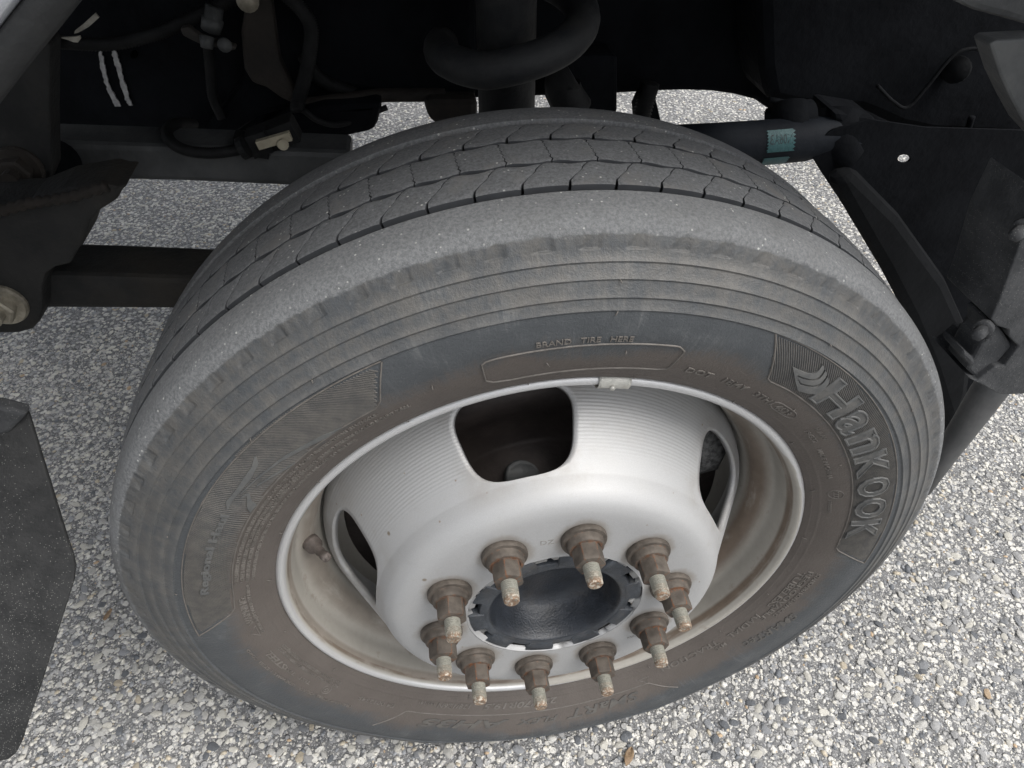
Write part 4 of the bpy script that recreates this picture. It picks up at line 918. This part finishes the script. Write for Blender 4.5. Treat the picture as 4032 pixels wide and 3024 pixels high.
# drag link with its teal tape and ball joint
a, b = at(1440, 318, .34), at(1880, 296, .34)
V, F = tube([a, at(1560, 312, .34), at(1660, 307, .34), at(1735, 302, .34), at(1790, 292, .34), b], [.0235, .0235, .0245, .0240, .0215, .019], 24); obj('drag_link', mesh_np('drag_link', V, F), MT['navy'], truck)
def band_on(name, px0, px1, rr, mat, a0, a1, jag):
    p0, p1 = at(px0, 308.5, .34), at(px1, 304, .34); d = p1 - p0; u = np.cross(d, [0, 1, 0]); u /= np.linalg.norm(u); w = np.cross(d / np.linalg.norm(d), u)
    V = []; n = 22
    for i, a_ in enumerate(np.linspace(a0, a1, n)):
        j0 = jag * math.sin(i * 2.1) * .12; j1 = 1 + jag * math.sin(i * 1.7 + 1) * .15
        for s in (j0, (j0 + j1) / 2, j1): V.append(p0 + d * s + (u * math.sin(a_) - np.array([0, 1, 0]) * math.cos(a_)) * rr)
    return obj(name, mesh_np(name, np.array(V), grid_faces(n, 3)), mat, truck)
up = 1.0
band_on('tape_tag', 1636, 1690, .0252, MT['teal'], -1.15, -0.30, 0.3); band_on('tape_tag', 1637, 1693, .0252, MT['teal'], -0.02, 0.95, 0.35)
def tag_text():
    bm = text_mesh('N06AB', extrude=0.02, res=2); v = np.array([q.co[:] for q in bm.verts]); f = np.array([[q.index for q in p.verts] for p in bm.faces]); bm.free()
    p0, p1 = at(1637, 308.5, .34), at(1693, 304, .34); d = p1 - p0; u = np.cross(d, [0, 1, 0]); u /= np.linalg.norm(u)
    s = (v[:, 0] - v[:, 0].min()) / (v[:, 0].max() - v[:, 0].min()); h = v[:, 1] / .7
    sg = 1 if u[2] < 0 else -1
    aa = []
    P = []
    for q, k, zz in zip(s, h, v[:, 2]):
        ang = 0.32 + 0.42 * k                     # written upside down on the underside of the band
        P.append(p0 + d * (0.92 - 0.84 * q) + (u * math.sin(ang) - np.array([0, 1, 0]) * math.cos(ang)) * (.0254 if zz > 0 else .0249))
    return np.array(P), [f]
V, F = tag_text(); obj('tag_writing', mesh_np('tag_writing', V, F, False), MT['ink'], truck)
V, F = join([tube([at(1682, 262, .36), at(1742, 262, .36)], [.019, .024], 20), tube([at(1675, 238, .37), at(1675, 290, .37)], .012, 14), tube([at(1706, 225, .37), at(1706, 285, .35), at(1706, 312, .35)], [.020, .026, .020], 18)])
obj('ball_joint', mesh_np('ball_joint', V, F), MT['frame'], truck)
# front cross member, horn and inner fender panels on the right
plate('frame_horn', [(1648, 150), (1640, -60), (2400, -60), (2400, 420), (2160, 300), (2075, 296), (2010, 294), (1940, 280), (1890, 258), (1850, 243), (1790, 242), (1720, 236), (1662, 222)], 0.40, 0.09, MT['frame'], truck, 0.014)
V, F = tube(smooth_path([at(1660, 216, .392), at(1790, 241, .392), at(1860, 244, .392), at(1940, 280, .392), at(2020, 294, .392), at(2080, 292, .392), at(2100, 252, .39)], 40), 0.004, 8); obj('flange_lip', mesh_np('flange_lip', V, F), MT['frame'], truck)
V, F = tube(smooth_path([at(1895, 185, .385), at(1930, 220, .385), at(1960, 232, .385), at(2000, 190, .385), at(2060, 120, .385), at(2110, 105, .385), at(2150, 125, .385)], 40), 0.0022, 8); obj('flange_lip', mesh_np('flange_lip', V, F), MT['panel'], truck)
V, F = tube([at(2068, 150, .395), at(2064, 151, .388)], 0.015, 18); obj('tow_eye', mesh_np('tow_eye', V, F), MT['panel'], truck)
V, F = join([tube(smooth_path([at(1760, 330, .36), at(1775, 285, .36), at(1800, 258, .36), at(1825, 262, .36)], 16), .017, 12), tube([at(1808, 250, .36), at(1800, 310, .34), at(1835, 345, .33)], [.03, .028, .02], 14)])
obj('steering_link', mesh_np('steering_link', V, F), MT['frame'], truck)
pan = [(1742, 318), (1800, 280), (1880, 258), (2000, 275), (2500, 290), (2500, 700), (2200, 780), (2118, 826), (2080, 900), (2052, 965), (2040, 1000), (2030, 930), (2012, 850), (1990, 770), (1965, 705), (1935, 640), (1895, 560), (1855, 495), (1810, 425), (1772, 368)]
plate('inner_fender_panel', pan, 0.32, 0.003, MT['frame'], truck, 0.0005, holes=(circle_px(1953, 343, 13.5, 9, 18),))
plate('splash_shield', [(1795, 388), (1850, 368), (1950, 470), (2050, 610), (2110, 745), (2096, 850), (2056, 962), (2046, 900), (2014, 800), (1966, 690), (1910, 585), (1846, 478)], 0.285, 0.025, MT['panel'], truck, 0.012)
plate('link_bracket', [(1800, 240), (1890, 255), (1930, 300), (1890, 385), (1862, 400), (1838, 372), (1818, 350)], 0.33, 0.06, MT['frame'], truck, 0.014)
# bumper end with its bracket, bolts and the lower air dam
plate('bumper_end', [(2260, 420), (2205, 520), (2180, 590), (2160, 645), (2140, 690), (2155, 705), (2178, 712), (2180, 728), (2200, 748), (2170, 790), (2150, 792), (2110, 822), (2095, 818), (2150, 848), (2168, 853), (2260, 850)], 0.00, 0.06, MT['bumper'], truck, 0.006)
plate('bumper_bracket', [(2104, 775), (2085, 758), (2078, 770), (2095, 790), (2090, 800), (2108, 818), (2150, 790), (2188, 748), (2170, 720), (2150, 696), (2136, 700), (2135, 735), (2120, 745)], 0.005, 0.03, MT['bumper'], truck, 0.003)
def knob(px, py, y):
    c = at(px, py, y); return obj('bumper_bolt', mesh_np('bumper_bolt', *join([tube([c, c + np.array([-.008, -.006, 0]), c + np.array([-.010, -.008, 0])], [.0052, .0052, .0036], 6), tube([c + np.array([.004, .003, 0]), c], .0072, 18)])), MT['bumper'], truck)
knob(2122, 712, -0.002); knob(2205, 497, 0.00)
V, F = tube([at(2165, 805, .09), at(2132, 850, .09), at(2090, 912, .09), at(2040, 985, .09), at(1990, 1055, .09)], [.0175, .0170, .0150, .0125, .0115], 24); obj('air_dam', mesh_np('air_dam', V, F), MT['dam'], truck, label='grey rounded air dam running down behind the tyre')
plate('bumper_gusset', [(2138, 96), (2150, 88), (2250, 82), (2250, 310), (2212, 268), (2185, 218), (2160, 165)], 0.08, 0.02, MT['arm'], truck, 0.006)
plate('bumper_gusset', [(2050, -40), (2062, 2), (2110, 24), (2170, 40), (2260, 66), (2260, -40)], 0.10, 0.02, MT['arm'], truck, 0.006)
# mud flap behind the wheel
fl_px = [(-140, 870), (0, 882), (61, 896), (146, 1172), (158, 1206), (162, 1228), (159, 1258), (88, 1484), (59, 1567), (48, 1602), (36, 1627), (18, 1642), (-10, 1647), (-140, 1640)]
fy = [0.06 - 0.17 * (p[1] - 870) / 780 for p in fl_px]
plate('mud_flap', fl_px, fy, 0.005, MT['flap'], truck, 0.0012, label='black rubber mud flap spattered with pale grit')
plate('flap_clamp', [(-140, 866), (0, 880), (58, 895), (52, 904), (20, 935), (5, 940), (-140, 930)], 0.045, 0.012, MT['bumper'], truck, 0.003)

q0, q1 = at(-90, 905, 0.052), np.array([-0.95, 0.03, 0.66])
V, F = tube([q0, (q0 + q1) / 2 + np.array([0, 0.01, 0]), q1], 0.012, 12); obj('flap_bracket', mesh_np('flap_bracket', V, F), MT['bracket'], truck)
# ------------------------------------------------------------------ body shell above the wheel (arch flare, fender skin, hood, floor, liner)
def sector(R0, R1, t0, t1, y0, y1, n=40):
    prof = [(y1, R0), (y0, R0), (y0, R1), (y1, R1)]
    return lathe(prof, n, rad(t0), rad(t1))
ARCH = [(-0.66, 0.42), (-0.55, 0.60), (-0.42, 0.755), (-0.268, 0.880), (-0.219, 0.919), (-0.08, 1.030), (0.02, 1.075), (0.20, 1.085), (0.40, 0.98), (0.52, 0.80), (0.58, 0.60)]
def band(off0, off1, y0, y1, n=60):
    """a strip that follows the wheel arch, between two offsets outward from its edge"""
    P = smooth_path([(x, 0, z) for x, z in ARCH], n); T = np.gradient(P, axis=0); T /= np.linalg.norm(T, axis=1)[:, None]
    N = np.stack([-T[:, 2], 0 * T[:, 0], T[:, 0]], 1)
    rows_ = [P + N * o + np.array([0, y, 0]) for o, y in zip(off0, y0)]
    V = np.stack(rows_, 1).reshape(-1, 3); return V, [grid_faces(n, len(off0))]
v1, f1 = band((0.004, 0.0, 0.0015, 0.0125, 0.0145, 0.016), 0, (-0.020, -0.046, -0.050, -0.053, -0.050, -0.030), 0); obj('arch_flare', mesh_np('arch_flare', v1, f1), MT['trim'], truck).modifiers.new('thickness', 'SOLIDIFY').thickness = 0.0012
v1, f1 = band((0.0135, 0.0150, 0.019, 0.024, 0.028, 0.040, 0.10, 0.25), 0, (-0.030, -0.052, -0.056, -0.054, -0.050, -0.052, -0.045, 0.02), 0); obj('fender', mesh_np('fender', v1, f1), MT['body'], truck).modifiers.new('thickness', 'SOLIDIFY').thickness = 0.0012
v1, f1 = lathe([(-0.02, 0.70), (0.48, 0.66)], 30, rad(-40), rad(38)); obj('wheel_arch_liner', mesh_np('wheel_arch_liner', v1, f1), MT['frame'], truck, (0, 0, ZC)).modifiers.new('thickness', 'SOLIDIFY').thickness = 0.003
V, F = box((-0.45, 0.95, 1.42), (2.4, 1.84, 0.04)); obj('hood', mesh_np('hood', V, F, False), MT['body'], truck)
V, F = box((-0.3, 1.00, 1.05), (1.8, 1.0, 0.05)); obj('floor_pan', mesh_np('floor_pan', V, F, False), MT['frame'], truck)
V, F = box((-1.5, 0.02, 0.80), (1.2, 0.10, 0.5)); obj('door_sill', mesh_np('door_sill', V, F, False), MT['body'], truck)
V, F = box((0.0, 1.40, 0.80), (3.0, 0.07, 0.28)); obj('far_frame_rail', mesh_np('far_frame_rail', V, F, False), MT['frame'], truck)

# ------------------------------------------------------------------ dry leaves on the road
def leaf(px, py, size, spin, label):
    n, m = 9, 5; V = []
    for i in range(n):
        s = i / (n - 1); w = math.sin(math.pi * min(1, s * 0.97 + 0.02)) ** 0.8
        for j in range(m):
            q = (j / (m - 1) - .5); V.append((size * (s - .5) * 2, size * w * q * 0.9, size * (0.12 + 0.55 * q * q + 0.18 * math.sin(5 * s + 3 * q))))
    c = at_z(px, py, 0.0)
    o = obj('dry_leaf', mesh_np('dry_leaf', np.array(V), grid_faces(n, m)), MT['leaf'], None, (c[0], c[1], 0.004), (0.1, -0.08, spin), label)
    o.modifiers.new('thickness', 'SOLIDIFY').thickness = 0.0005
    o['category'] = 'leaf'; o['group'] = 'dry leaves lying on the asphalt'
leaf(236, 1331, 0.0095, 1.2, 'small pale brown dry leaf on the asphalt between mud flap and tyre')
leaf(1357, 1637, 0.0125, 1.0, 'curled orange brown dry leaf on the open asphalt below the tyre')
